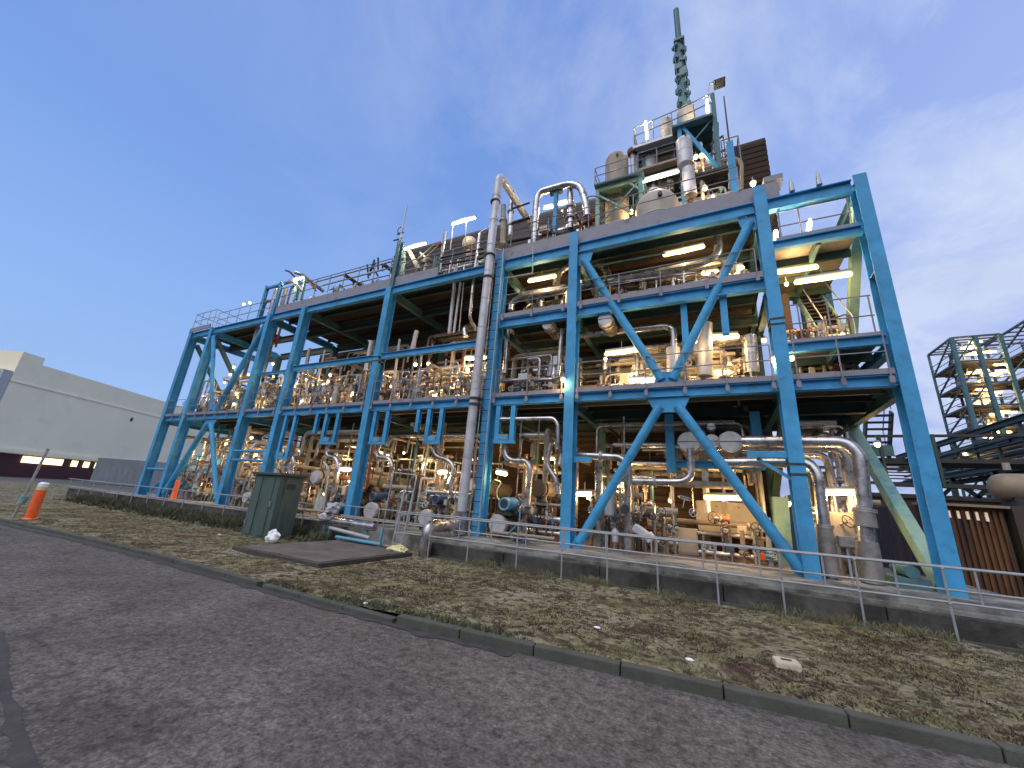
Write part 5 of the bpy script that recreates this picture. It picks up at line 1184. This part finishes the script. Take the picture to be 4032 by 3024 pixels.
# dark davit frames right of the mast
t = thing('davit_frame', (-11.49,11.6,11.66), 'pale trestle with slanting ladder bars on the roof right of the mast', 'frame')
for (a, b, w_, mt) in (((-12.19,11.8,12.74), (-11.37,11.8,11.51), 0.15, 'cream'), ((-12.36,11.8,11.41), (-12.52,11.8,12.83), 0.14, 'pale_green'), ((-11.44,11.7,12.05), (-10.61,11.7,12.59), 0.03, 'cream'), ((-11.23,11.7,11.84), (-10.37,11.7,12.48), 0.03, 'cream'), ((-10.6,11.9,11.56), (-10.14,11.9,12.18), 0.04, 'galv'), ((-11.86,12.2,12.82), (-10.34,12.2,11.38), 0.08, 'galv'), ((-10.28,11.8,13.22), (-10.08,11.8,11.17), 0.06, 'galv')):
    MB().bar(a, b, w_, w_).build('bar', mt, t, smooth=False)
MB().box((-10.46,11.8,12.57), (0.5, 0.2, 0.12)).build('winch', 'rust', t, smooth=False, bevel=0.02)
for x in (330, 438): pass
t = thing('lamp_posts', (-9.46,11.6,11.88), 'pair of thin pale posts under the roof tube lamp left of the tall pipe', 'post')
for (a, b) in (((-9.55,11.6,11.91), (-9.59,11.6,13.28)), ((-8.78,11.6,11.92), (-8.85,11.6,13.22))): MB().cyl(a, b, 0.025, n=8).build('post', 'galv', t)
pipe(None, [(-10.11,11.8,12.04), (-10.08,11.8,13.18)], 0.045, 'clad', label='short grey upright on the roof left of the lamp posts')
# left pipe bundle with blue portal
for i, (x, y, zt, mt, r) in enumerate(((-22.1, 11.3, 11.6, 'equip', 0.09), (-21.75, 11.5, 12.6, 'clad', 0.09), (-21.3, 11.3, 12.1, 'white_clad', 0.07), (-20.95, 11.6, 12.3, 'equip', 0.10), (-21.55, 12.2, 12.9, 'rust', 0.06))):
    top = [(x, y, zt)] if i not in (1, 4) else [(x, y, zt), (x + 1.6, y, zt), (x + 1.9, y + 0.3, zt - 0.5)]
    if i == 0: top = [(x, y, zt), (x + 0.3, y + 0.5, zt + 0.1)]
    pipe('%s bundled upright pipe' % ('dull grey', 'bright hooked', 'pale', 'dark', 'reddish')[i], [(x, y, 7.0 if i < 4 else 9.0)] + top, r, mt, bend=0.3, group='left roof pipe bundle')
t = thing('portal_frame', (-21.2, 11.1, 10.3), 'small blue portal frame holding the left roof pipe bundle', 'frame')
for x in (-21.9, -20.62): 
    m = MB(); m.hbeam((x, 11.1, 10.25), (x, 11.1, 12.35), 0.16, 0.16, 0.016); m.build('post', 'blue', t, smooth=False)
MB().bar((-22.0, 11.1, 12.2), (-20.5, 11.1, 12.2), 0.12, 0.12).build('beam', 'blue', t, smooth=False)
# pipe rack left of the mast: T posts with running lines
for i, x in enumerate((-16.2, -13.5)):
    t = thing('pipe_rack_post', (x, 12.3, 10.45), 'green T-shaped post with dark cross arm, %s of two on left roof' % ('left', 'right')[i], 'pipe rack', 'T-shaped pipe rack posts')
    MB().bar((x, 12.3, 10.45), (x, 12.3, 12.1), 0.16, 0.16).build('post', 'teal', t, smooth=False); MB().bar((x, 11.6, 12.15), (x, 13.2, 12.15), 0.14, 0.12).build('cross_arm', 'dark', t, smooth=False)
for i, (y, z, r) in enumerate(((11.7, 12.28, 0.035), (12.1, 12.3, 0.05), (12.6, 12.3, 0.03), (13.0, 12.32, 0.045), (12.2, 12.75, 0.02))):
    pipe('level rack line', [(-18.6, y, z), (-12.3, y, z)], r, ('equip', 'galv')[i % 2], group='rack lines')
pipe(None, [(-20.51,11.6,13.26), (-20.15,11.8,13.16), (-19.98,13.2,12.8)], 0.10, 'clad', bend=0.2, label='fat silver pipe sloping back behind the left roof tube lamp')
pipe(None, [(-21.57,11.6,13.64), (-21.48,11.8,13.67), (-21.51,12.2,13.55)], 0.06, 'clad', bend=0.1, label='small hooked pipe left of the fat sloping roof pipe')
t = thing('shelter_frame', (-19.49,11.7,11.4), 'pale green upright frame under the left roof tube lamp', 'frame')
for (a, b, w_) in (((-20.12,11.7,11.38), (-20.32,11.7,12.72), 0.10), ((-19.48,11.7,11.37), (-19.57,11.7,12.7), 0.12), ((-20.3,11.9,11.62), (-20.46,11.9,12.87), 0.16)): MB().bar(a, b, w_, w_).build('post', 'pale_green', t, smooth=False)
t = thing('valve_cluster', (-14.69,12,13.1), 'dark cluster of valve arms over the roof rack, just left of the mast', 'valve')
c = Vector((-14.85,12.2,12.95)); m = MB()
for k in range(6): m.cyl(c + Vector((rnd.uniform(-0.6, 0.6), 0, rnd.uniform(-0.2, 0.3))), c + Vector((rnd.uniform(-0.6, 0.6), 0.2, rnd.uniform(-0.8, 0.3))), 0.045, n=8)
m.build('arms', 'dark', t)
for k, dx in enumerate((-0.35, 0.1)): MB().lathe((c.x + dx, c.y + 0.2, 10.5), [(0.10, 0), (0.14, 0.4), (0.14, 0.9), (0.05, 1.1)], n=14).build('body', 'tan', t)
# back-left hut seen through the mast
for i, p in enumerate(((4,11,6.6), )): pass
for (x, nm) in ((2.55, 'left'), (3.15, 'right')):
    o = MB().lathe((x, 10.9, 10.25), [(0.02, 0), (0.07, 0.02), (0.05, 0.25), (0.012, 0.5)], n=10).build('finial', 'galv'); tag(o, 'small pointed fitting on the top right beam, %s of two' % nm, 'fitting', 'fittings on the top right beam')

# ------------------------------------------------------------------ stairs, right end bay
for z, lab in ((8.86, 'top stair landing with pale underside'), (5.84, 'middle stair landing with pale underside')):
    t = thing('landing', (3, 11, z), lab + ', right end bay', 'landing')
    MB().span((2.05, 11.05, z - 0.06), (3.8, 14.6, z)).build('plate', 'equip', t, smooth=False)
    for y in (11.9, 12.9, 13.9): MB().span((2.0, y, z - 0.28), (3.82, y + 0.08, z - 0.065)).build('joist', 'dark_green', t, smooth=False)
    for x in (2.9,): MB().span((x, 11.06, z - 0.30), (x + 0.09, 14.5, z - 0.29 + 0.2)).build('stringer', 'teal', t, smooth=False)
    MB().span((2.05, 11.0, z - 0.02), (3.8, 11.04, z + 0.12)).build('toe_board', 'grey_paint', t, smooth=False)
railing('thin handrail on the top stair landing', [(2.15, 11.1, 8.9), (3.75, 11.1, 8.9)], 0.95, [(2.2, 11.1, 8.9, 9.85), (2.65, 11.1, 8.9, 9.85), (3.7, 11.1, 8.9, 9.85)], mat='grey_paint', r=0.018)
railing('thin handrail on the middle stair landing with raking end', [(2.05, 11.1, 5.9), (3.75, 11.1, 5.9)], 1.05, [(2.3, 11.1, 5.9, 6.95), (2.9, 11.1, 5.9, 6.95), (3.7, 11.1, 5.9, 6.95)], mat='grey_paint', r=0.018)
def stairs(label, x0, x1, ya, za, yb, zb, n, mat='pale_green', tread='brown'):
    t = thing('staircase', (x0, ya, za), label, 'stairs')
    for x in (x0, x1): MB().bar((x, ya, za), (x, yb, zb), 0.05, 0.24).build('stringer', mat, t, smooth=False)
    for i in range(n):
        f = (i + 0.5) / n
        MB().box(((x0 + x1) / 2, ya + (yb - ya) * f, za + (zb - za) * f), (x1 - x0 - 0.06, 0.24, 0.035)).build('tread', tread, t, smooth=False)
    for x in (x0, x1): MB().tube([(x, ya, za + 0.1), (x, ya, za + 0.95), (x, yb, zb + 0.95), (x, yb, zb + 0.1)], 0.018, n=8, bend=0.05).build('handrail', 'galv', t)
    return t
stairs('upper open stair flight seen between the last two blue columns', 3.0, 3.62, 12.0, 5.9, 14.4, 8.8, 14)
stairs('lower stair flight inside the right end bay', 2.3, 2.9, 14.0, 5.0, 12.2, 5.8, 5, tread='dark')
stairs('rear stair flight beyond the right end frame', 4.85, 5.5, 17.6, 3.9, 16.6, 5.3, 7, mat='dark_green', tread='dark')
t = thing('back_panel', (3, 15.3, 5), 'pale green sheeted panel behind the stairs', 'panel')
MB().span((2.25, 15.0, 5.0), (2.75, 15.06, 8.7)).build('sheet', 'pale_green', t, smooth=False); MB().span((2.2, 14.95, 5.0), (2.24, 15.1, 8.7)).build('trim', 'teal', t, smooth=False)
t = thing('back_panel', (2.1, 13.6, 5), 'dark brown panel left of the stairs', 'panel')
MB().span((1.98, 13.4, 5.0), (2.6, 13.46, 8.5)).build('sheet', 'brown', t, smooth=False)
MB().hbeam((3.35, 14.9, 4.9), (3.35, 14.9, 9.8), 0.34, 0.3, 0.03).build('column', 'teal', fr, smooth=False)
# gantry walkway behind the right end
t = thing('walkway', (5, 17, 3), 'teal raised walkway with dense rails beyond the right end frame', 'walkway')
MB().span((4.6, 17.0, 3.72), (9, 18.3, 3.85)).build('deck', 'dark', t, smooth=False)
MB().span((4.9, 16.9, 3.9), (5.45, 16.95, 4.25)).build('side_plate', 'teal', t, smooth=False)
for k in range(6): MB().span((5.15, 16.9, 3.16 + k * 0.10), (6.4, 16.93, 3.20 + k * 0.10)).build('rail', 'dark', t, smooth=False)
for x in (5.1, 5.75, 6.4): MB().span((x, 16.85, 2.95), (x + 0.08, 16.95, 4.6)).build('post', 'dark_green', t, smooth=False)
MB().span((4.6, 16.9, 4.52), (9, 17.0, 4.60)).build('rail', 'dark', t, smooth=False)
MB().span((5.0, 16.9, 2.95), (9, 17.2, 3.07)).build('beam', 'dark', t, smooth=False)

# ------------------------------------------------------------------ things beside and behind
# green cabinet, front left
t = thing('cabinet', (-12.6, 8.3, 0), 'tall dark green ribbed metal cabinet standing on the grass in front of the plant', 'cabinet')
MB().span((-13.25, 7.95, 0.0), (-11.95, 8.75, 1.85)).build('body', 'cabinet_green', t, smooth=False, bevel=0.015)
m = MB()
for x in (-13.1, -12.48): m.span((x, 7.925, 0.06), (x + 0.30, 7.948, 1.78))
m.span((-11.948, 8.15, 0.06), (-11.925, 8.55, 1.78))
m.build('rib', 'cabinet_green', t, smooth=False, bevel=0.01)
for z in (0.4, 1.5): MB().cyl((-13.16, 7.93, z - 0.06), (-13.16, 7.93, z + 0.06), 0.022, n=8).build('hinge', 'galv', t)
MB().span((-12.14, 7.90, 0.92), (-12.10, 7.945, 1.08)).build('handle', 'galv', t, smooth=False)
MB().span((-11.945, 8.2, 1.45), (-11.92, 8.5, 1.62)).build('vent', 'dark', t, smooth=False)
MB().span((-13.33, 7.86, 1.852), (-11.86, 8.83, 1.93)).build('lid', 'dark_green', t, smooth=False, bevel=0.01)
# bollard and post, far left
t = thing('bollard', (-18.5, 4.75, 0), 'bright orange bollard with yellow and white top at the kerb on the left', 'bollard')
MB().lathe((-18.5, 4.75, 0.02), [(0.17, 0), (0.17, 0.04), (0.125, 0.07), (0.12, 0.86), (0.12, 0.88)], n=20).build('tube', 'orange', t)
MB().lathe((-18.5, 4.75, 0.90), [(0.121, 0), (0.121, 0.10)], n=20).build('yellow_band', 'plastic_yellow', t); MB().lathe((-18.5, 4.75, 1.0), [(0.119, 0), (0.119, 0.09), (0.07, 0.13)], n=20).build('white_cap', 'plastic_white', t)
t = thing('post', (-18.9, 4.5, 0), 'thin leaning grey post left of the orange bollard', 'post')
MB().cyl((-18.9, 4.5, 0), (-18.75, 4.6, 2.15), 0.035, n=8).build('pole', 'galv', t); MB().cyl((-18.86, 4.53, 0.45), (-18.82, 4.55, 0.7), 0.09, n=10).build('clamp', 'pale_green', t)
t = thing('traffic_cone', (-24.2, 11.2, 0.5), 'orange marker inside the left braced bay at ground level', 'marker'); MB().lathe((-24.2, 10.75, 0.46), [(0.16, 0), (0.13, 0.05), (0.10, 0.9), (0.05, 0.95)], n=16).build('tube', 'orange', t)
# bags
def bag(c, s, label, mat, seed):
    m = MB(); m.ball(c, 1.0, sz=s, n=30)
    for v in m.bm.verts:
        d = (v.co - Vector(c)); k = 1 + 0.45 * mnoise.noise(d * 9 + Vector((seed, 0, 0))) + 0.25 * mnoise.noise(d * 22); v.co = Vector(c) + d * k
        if v.co.z < c[2] - s[2] * 0.8: v.co.z = c[2] - s[2] * 0.8
    return tag(m.build('bag', mat), label, 'bag')
bag((-11.1, 7.55, 0.16), (0.19, 0.15, 0.17), 'white plastic bag on the grass in front of the green cabinet', 'plastic_white', 1)
bag((-7.6, 8.75, 0.17), (0.30, 0.2, 0.10), 'pale yellow bag lying at the edge of the dark slab', 'plastic_yellow', 2)
bag((-10.65, 9.0, 0.98), (0.22, 0.2, 0.17), 'upper white wrapped bundle on the pump trestle', 'white_clad', 3)
bag((-10.85, 8.95, 0.72), (0.20, 0.16, 0.13), 'lower white wrapped bundle on the pump trestle', 'white_clad', 4)
for i, (x, y, s) in enumerate(((-13.0, 7.2, 0.05), (-10.35, 7.3, 0.06), (-10.1, 7.5, 0.05))):
    o = MB().ball((x, y, 0.05), 1, sz=(s * 1.4, s, s * 0.6), n=8).build('stone', 'block_stone'); tag(o, ('pale stone left of the white bag', 'pale stone right of the white bag', 'farther pale stone beside the slab')[i], 'stone')
for i, p in enumerate(((-1.47,5.82,0.1), (-0.33,5.36,0.1), (-4.46,4.64,0.1))):
    o = MB().ball((p[0], p[1], 0.08), 1, sz=(0.05, 0.03, 0.015), n=8).build('litter', 'plastic_white'); tag(o, ('white scrap on the dark leaves before the wall', 'white scrap on the grass behind the kerb', 'white scrap at the weedy end of the kerb')[i], 'litter')
# concrete block on the verge
t = thing('marker_block', (0.62, 5.85, 0), 'small pale concrete block with a dark centre set in the grass near the kerb', 'block')
MB().box((0.62, 5.82, 0.09), (0.24, 0.20, 0.13), rz=0.1).build('block', 'block_stone', t, smooth=False, bevel=0.02); MB().box((0.62, 5.82, 0.1575), (0.10, 0.05, 0.006), rz=0.1).build('inset', 'dark', t, smooth=False)
# pump trestle in front
t = thing('trestle', (-10, 9.3, 0), 'light blue and grey pipe trestle with pale pipes behind the dark slab', 'trestle')
for x in (-11.0, -10.75, -9.2, -8.6): MB().bar((x, 9.1, 0.0), (x + 0.06, 9.1, 0.62), 0.06, 0.06).build('leg', 'sea_blue', t, smooth=False)
for (a, b, r, mt) in (((-11.0, 9.05, 0.62), (-8.8, 9.05, 0.60), 0.11, 'clad'), ((-10.6, 9.0, 0.42), (-8.9, 9.0, 0.30), 0.055, 'white_clad'), ((-10.2, 8.95, 0.20), (-8.4, 8.95, 0.18), 0.05, 'sea_blue'), ((-10.4, 9.2, 0.10), (-8.2, 9.2, 0.12), 0.05, 'tan')):
    MB().cyl(a, b, r, n=12).build('pipe', mt, t)
MB().cyl((-10.9, 9.05, 0.6), (-10.9, 9.05, 0.8), 0.16, n=14).build('flange', 'white_clad', t)
t = thing('step_ladder', (-7.9, 9.3, 0), 'short grey access ladder with tall stiles left of the silver pipe elbow', 'ladder')
for x in (-8.35, -8.0): MB().cyl((x, 9.35, 0.02), (x + 0.05, 9.5, 1.75), 0.03, n=8).build('stile', 'galv', t)
for k in range(4): MB().cyl((-8.34, 9.37 + 0.02 * k, 0.2 + 0.27 * k), (-7.98, 9.37 + 0.02 * k, 0.2 + 0.27 * k), 0.022, n=6).build('rung', 'galv', t)
t = thing('pipe_goal', (-9.3, 10.2, 0.5), 'tall thin grey pipe hoop standing left of the tall silver pipe', 'frame')
MB().tube([(-9.7, 10.3, 0.5), (-9.6, 10.3, 2.25), (-8.6, 10.3, 2.2), (-8.65, 10.3, 0.5)], 0.022, n=8, bend=0.06).build('hoop', 'galv', t)
# leafy mass by the left wall
# rusty corrugated enclosure at right
pbr('rusty_sheet', (0.055, 0.032, 0.024), 0.85, 0.0, 0.5, 1.6, 0.3, spots=(0.17, 0.075, 0.03), spotscale=0.9, spotlim=(0.42, 0.66), stretch=(4, 4, 0.45))
t = thing('corrugated_enclosure', (6, 14, 0), 'rust-streaked corrugated enclosure with painted glow under its eave at the right edge', 'enclosure')
MB().span((4.9, 14.2, -0.1), (6.35, 18, 2.28)).build('wall', 'rusty_sheet', t, smooth=False)
m = MB(); x = 4.92
while x < 6.3:
    m.prism([(x, -0.05), (x + 0.05, -0.05), (x + 0.05, 2.2), (x, 2.2)], 14.14, 14.198); x += 0.11
m.build('corrugation', 'rusty_sheet', t, smooth=False)
MB().span((4.85, 14.0, 2.282), (6.4, 14.6, 2.34)).build('eave', 'tan', t, smooth=False)
emit('strip_glow', (1.0, 0.5, 0.12), 0.25)  # glowing strips stand in for lamp light through the sheet's gaps
m = MB()
for k in range(7): m.span((5.0 + k * 0.165, 14.12, 2.02 - 0.01 * k), (5.05 + k * 0.165, 14.16, 2.17))
m.build('glow_strip', 'strip_glow', t, smooth=False)
t = thing('shed', (8, 13.4, 0), 'dark shed with a small pale panel at the right edge', 'shed')
MB().span((6.42, 14.0, -0.1), (9.5, 18, 2.35)).build('wall', 'brown', t, smooth=False); MB().span((7.0, 13.96, 1.75), (7.6, 13.995, 2.2)).build('panel', 'slate_panel', t, smooth=False)
t = thing('tank', (7.4, 14.8, 2.9), 'beige horizontal tank with rounded end lying above the right shed', 'tank')
MB().lathe((6.6, 14.9, 2.85), [(0.05, -0.06), (0.20, -0.03), (0.30, 0.05), (0.35, 0.18), (0.36, 0.35), (0.36, 2.6)], n=28, axis=(1, 0, 0)).build('shell', 'tan', t)
MB().cyl((6.95, 14.9, 3.3), (6.95, 14.9, 3.48), 0.07, n=12).build('nozzle', 'galv', t); MB().span((6.8, 14.6, 2.36), (6.95, 15.2, 2.6)).build('saddle', 'dark', t, smooth=False)
t = thing('low_building', (8, 24, 0), 'long low dark brown building behind the right end column', 'building')
MB().span((4.2, 24, -0.1), (16, 30, 3.0)).build('wall', 'brown', t, smooth=False); MB().span((4.1, 23.9, 3.0), (16.1, 30.1, 3.12)).build('roof', 'dark', t, smooth=False)
# pipe bridge
t = thing('pipe_bridge', (11, 24, 4), 'dark green truss bridge packed with pipes running away at the right', 'pipe bridge')
for x in (11.0, 12.6):
    for z in (4.45, 5.35, 6.1): 
        m = MB(); m.hbeam((x, 12, z), (x, 34, z), 0.22, 0.24, 0.03); m.build('chord', 'dark_green', t, smooth=False)
    y = 12.5; k = 0
    while y < 33:
        MB().bar((x, y, 4.55), (x, y, 6.0), 0.10, 0.10).build('strut', 'dark_green', t, smooth=False)
        y += 1.6; k += 1
for k in range(16):
    MB().cyl((11.15 + 0.09 * k, 12, 4.65 + 0.27 * (k % 5)), (11.15 + 0.09 * k, 34, 4.65 + 0.27 * (k % 5)), 0.05 + 0.02 * (k % 2), n=8).build('pipe', ('equip', 'dark', 'dark_green', 'galv')[k % 4], t)
for k in range(12): MB().box((11.0, 14 + 1.55 * k, 4.9 + 0.25 * (k % 4)), (0.12, 0.9, 0.18)).build('tray', ('dark', 'dark_green')[k % 2], t, smooth=False)
for y in (13, 15.5, 18.5, 21.5, 24.5, 28, 32):
    for (a, b) in (((11.0, y, -0.05), (11.0, y, 4.3)), ((12.6, y, -0.05), (12.6, y, 4.3)), ((11.0, y, 2.6), (12.6, y, 4.3)), ((12.6, y, 2.6), (11.0, y, 4.3))):
        MB().bar(a, b, 0.16, 0.16).build('leg', 'dark_green', t, smooth=False)
for i, (y, z) in enumerate(((17, 5.1), (21, 4.9), (26, 5.3), (14.5, 5.2))): tube_lamp((10.95, y, z), (10.95, y + 0.25, z), 'tiny lit lamp inside the pipe bridge, %s from the plant' % ORD[3 - i], mat='lamp_bulb', r=0.03)
t = thing('pipe_bridge', (6, 33, 4), 'low dark steel pipe rack crossing behind the right end column', 'pipe bridge')
for z in (3.6, 4.3, 5.2): MB().span((5, 33, z), (24, 33.2, z + 0.18)).build('beam', 'dark_green', t, smooth=False)
for k in range(12): MB().span((5 + k * 1.6, 33.0, 0), (5.15 + k * 1.6, 33.15, 5.2)).build('post', 'dark_green', t, smooth=False)
# second plant tower
def bgtower(label, x0, x1, y0, y1, zs, seed):
    r = random.Random(seed)
    t = thing('steel_tower', (x0, y0, 0), label, 'steel tower', 'open steel towers behind')
    for x in (x0, (x0 + x1) / 2, x1):
        for y in (y0, y1):
            MB().bar((x, y, 0), (x, y, zs[-1]), 0.30 if y == y0 else 0.18, 0.30 if y == y0 else 0.18).build('column', 'teal', t, smooth=False)
    for i, z in enumerate(zs):
        for y in (y0, y1): MB().bar((x0, y, z), (x1, y, z), 0.16, 0.18).build('beam', 'far_steel', t, smooth=False)
        for x in (x0, x1): MB().bar((x, y0, z), (x, y1, z), 0.16, 0.18).build('beam', 'far_steel', t, smooth=False)
        if i < len(zs) - 1:
            m = MB()
            for k in range(9): m.span((x0 + 0.1, y0 + (y1 - y0) * (k + 0.2) / 9, z - 0.12), (x1 - 0.1, y0 + (y1 - y0) * (k + 0.75) / 9, z))
            m.build('floor_slats', 'brown', t, smooth=False)
            MB().span((x0 + 0.8, y0 + 1.2, z - 0.25), (x1, y1 - 0.2, z - 0.13)).build('floor', 'brown', t, smooth=False)
            for hh in (0.5, 1.0): MB().bar((x0, y0 - 0.1, z + hh), (x1, y0 - 0.1, z + hh), 0.05, 0.05).build('rail', 'far_steel', t, smooth=False); MB().bar((x0 - 0.1, y0, z + hh), (x0 - 0.1, y1, z + hh), 0.05, 0.05).build('rail', 'far_steel', t, smooth=False)
            MB().bar((x0, y0, z), ((x0 + x1) / 2, y0, zs[i + 1]), 0.12, 0.12).build('brace', 'far_steel', t, smooth=False)
            MB().bar((x0, y1, z), (x0, y0, zs[i + 1]), 0.12, 0.12).build('brace', 'far_steel', t, smooth=False)
        else:
            for k in range(1, 6): MB().bar((x0, y0 + (y1 - y0) * k / 6, z), (x1, y0 + (y1 - y0) * k / 6, z), 0.12, 0.12).build('beam', 'far_steel', t, smooth=False)
            MB().bar((x0, y0, z - 0.02), (x1, y1, z - 0.02), 0.12, 0.12).build('brace', 'far_steel', t, smooth=False)
    for i, z in enumerate(zs[:-1]):
        for k in range(5):
            xx = r.uniform(x0 + 0.5, x1 - 0.4); MB().cyl((xx, r.uniform(y0 + 0.6, y1 - 0.5), z), (xx, y0 + 1.5, zs[i + 1] - 0.2), r.choice((0.06, 0.1, 0.16)), n=8).build('pipe', r.choice(('equip', 'galv', 'far_steel')), t)
        for k in range(3):
            zz = z + r.uniform(0.5, 1.6); MB().cyl((x0 + 0.2, y0 + 0.5 + k, zz), (x1 - 0.2, y0 + 0.5 + k, zz), 0.08, n=8).build('pipe', r.choice(('equip', 'galv')), t)
    return t
T = [4.8, 8.0, 9.8, 11.6, 13.6, 15.8, 18.1, 20.7]
bgtower('open teal steel tower with lit floors, left of the two beyond the pipe bridge', 23.0, 26.4, 52, 56.9, T, 3)
bgtower('second open steel tower cut by the right edge of the picture', 27.6, 33, 50, 56.9, [z + 0.6 for z in T], 4)
rl = random.Random(9)
for i, z in enumerate((11.6, 13.6, 15.8, 18.1, 20.6)):
    for k in range(6):
        x = 24.0 + rl.random() * 1.9; y = 52.3 + rl.random() * 2
        tube_lamp((x, y, z - 0.4 - 0.22 * k), (x + 0.8, y, z - 0.4 - 0.22 * k), '%s lit lamp under floor %s of the left rear tower' % (ORD[k], ORD[i]), mat='lamp_warm', r=0.11)
for i, z in enumerate((11.6, 13.8, 16.0, 18.5)):
    tube_lamp((28.6 + rl.random(), 52, z), (29.6, 52, z), 'lit lamp on floor %s of the right rear tower' % ORD[i], mat='lamp_warm', r=0.10)
# tower mass: vessels and decks filling the inside of the rear towers
for i, (x, y, z, h, r) in enumerate(((25.2, 54.5, 9.8, 6.0, 0.5), (24.2, 55.2, 11.6, 2.6, 0.35), (30.0, 54, 8.4, 9.0, 0.9))):
    vessel((x, y, z), r, h, ('tall dull vessel', 'small vessel', 'thick dark vessel')[i] + ' inside the %s rear tower' % ('left', 'left', 'right')[i], 'equip', 0.5)

# ------------------------------------------------------------------ left background
wh = thing('warehouse', (-81, 14, 0), 'huge plain beige warehouse with dark red base and lit window strip on the left', 'building')
d = Vector((-0.478, 0.878)); n_ = Vector((-0.878, -0.478))
cA = Vector((-80.7, 14.1)); 
def whbox(s0, s1, q0, q1, z0, z1, nm, mt):
    c = cA + d * (s0 + s1) / 2 + n_ * (q0 + q1) / 2
    return MB().box((c.x, c.y, (z0 + z1) / 2), (s1 - s0, q1 - q0, z1 - z0), rz=math.atan2(d.y, d.x)).build(nm, mt, wh, smooth=False)
whbox(0, 120, 0, 40, 2.9, 15, 'wall', 'warehouse_wall')
whbox(-0.5, 121, 0.15, 40, 0, 2.895, 'base_wall', 'warehouse_band')
whbox(0, 120, -0.12, -0.003, 11.9, 12.1, 'string_course', 'warehouse_wall')
whbox(-0.0, 2.6, -0.004, 6, 15.003, 16.0, 'parapet', 'warehouse_wall')
whbox(0, 120, -0.3, -0.125, 3.0, 3.5, 'ledge', 'warehouse_wall')
whbox(45, 120, -0.08, -0.004, 3.6, 9.4, 'side_cladding', 'warehouse_grey')
for i, s in enumerate((5.0, 6.3, 7.6, 8.9, 11.4, 13.2, 15.0, 17.6, 21)): whbox(s, s + (1.2 if i < 4 else 0.8), 0.0, 0.14, 1.9, 2.75, 'window', 'window_lit')
whbox(18, 18.3, -0.14, -0.004, 10.2, 10.8, 'vent', 'dark')
wh2 = thing('annex', (-95, 5, 0), 'grey lower wing turning off the left corner of the warehouse', 'building')
c = cA + n_ * 14 - d * 0.6
MB().box((c.x, c.y, 6.6), (1.0, 28, 13.2), rz=math.atan2(d.y, d.x)).build('wall', 'warehouse_grey', wh2, smooth=False)
t = thing('shipping_container', (-33, 13, 0), 'blue-grey corrugated container parked before the warehouse, left of the plant', 'container')
cc = (-65.06,23.72,0)
MB().box((cc[0] - 1, cc[1] + 1.2, 1.6), (9.5, 2.4, 3.2), rz=0.5).build('body', 'slate_panel', t, smooth=False, bevel=0.03)

finish_labels()
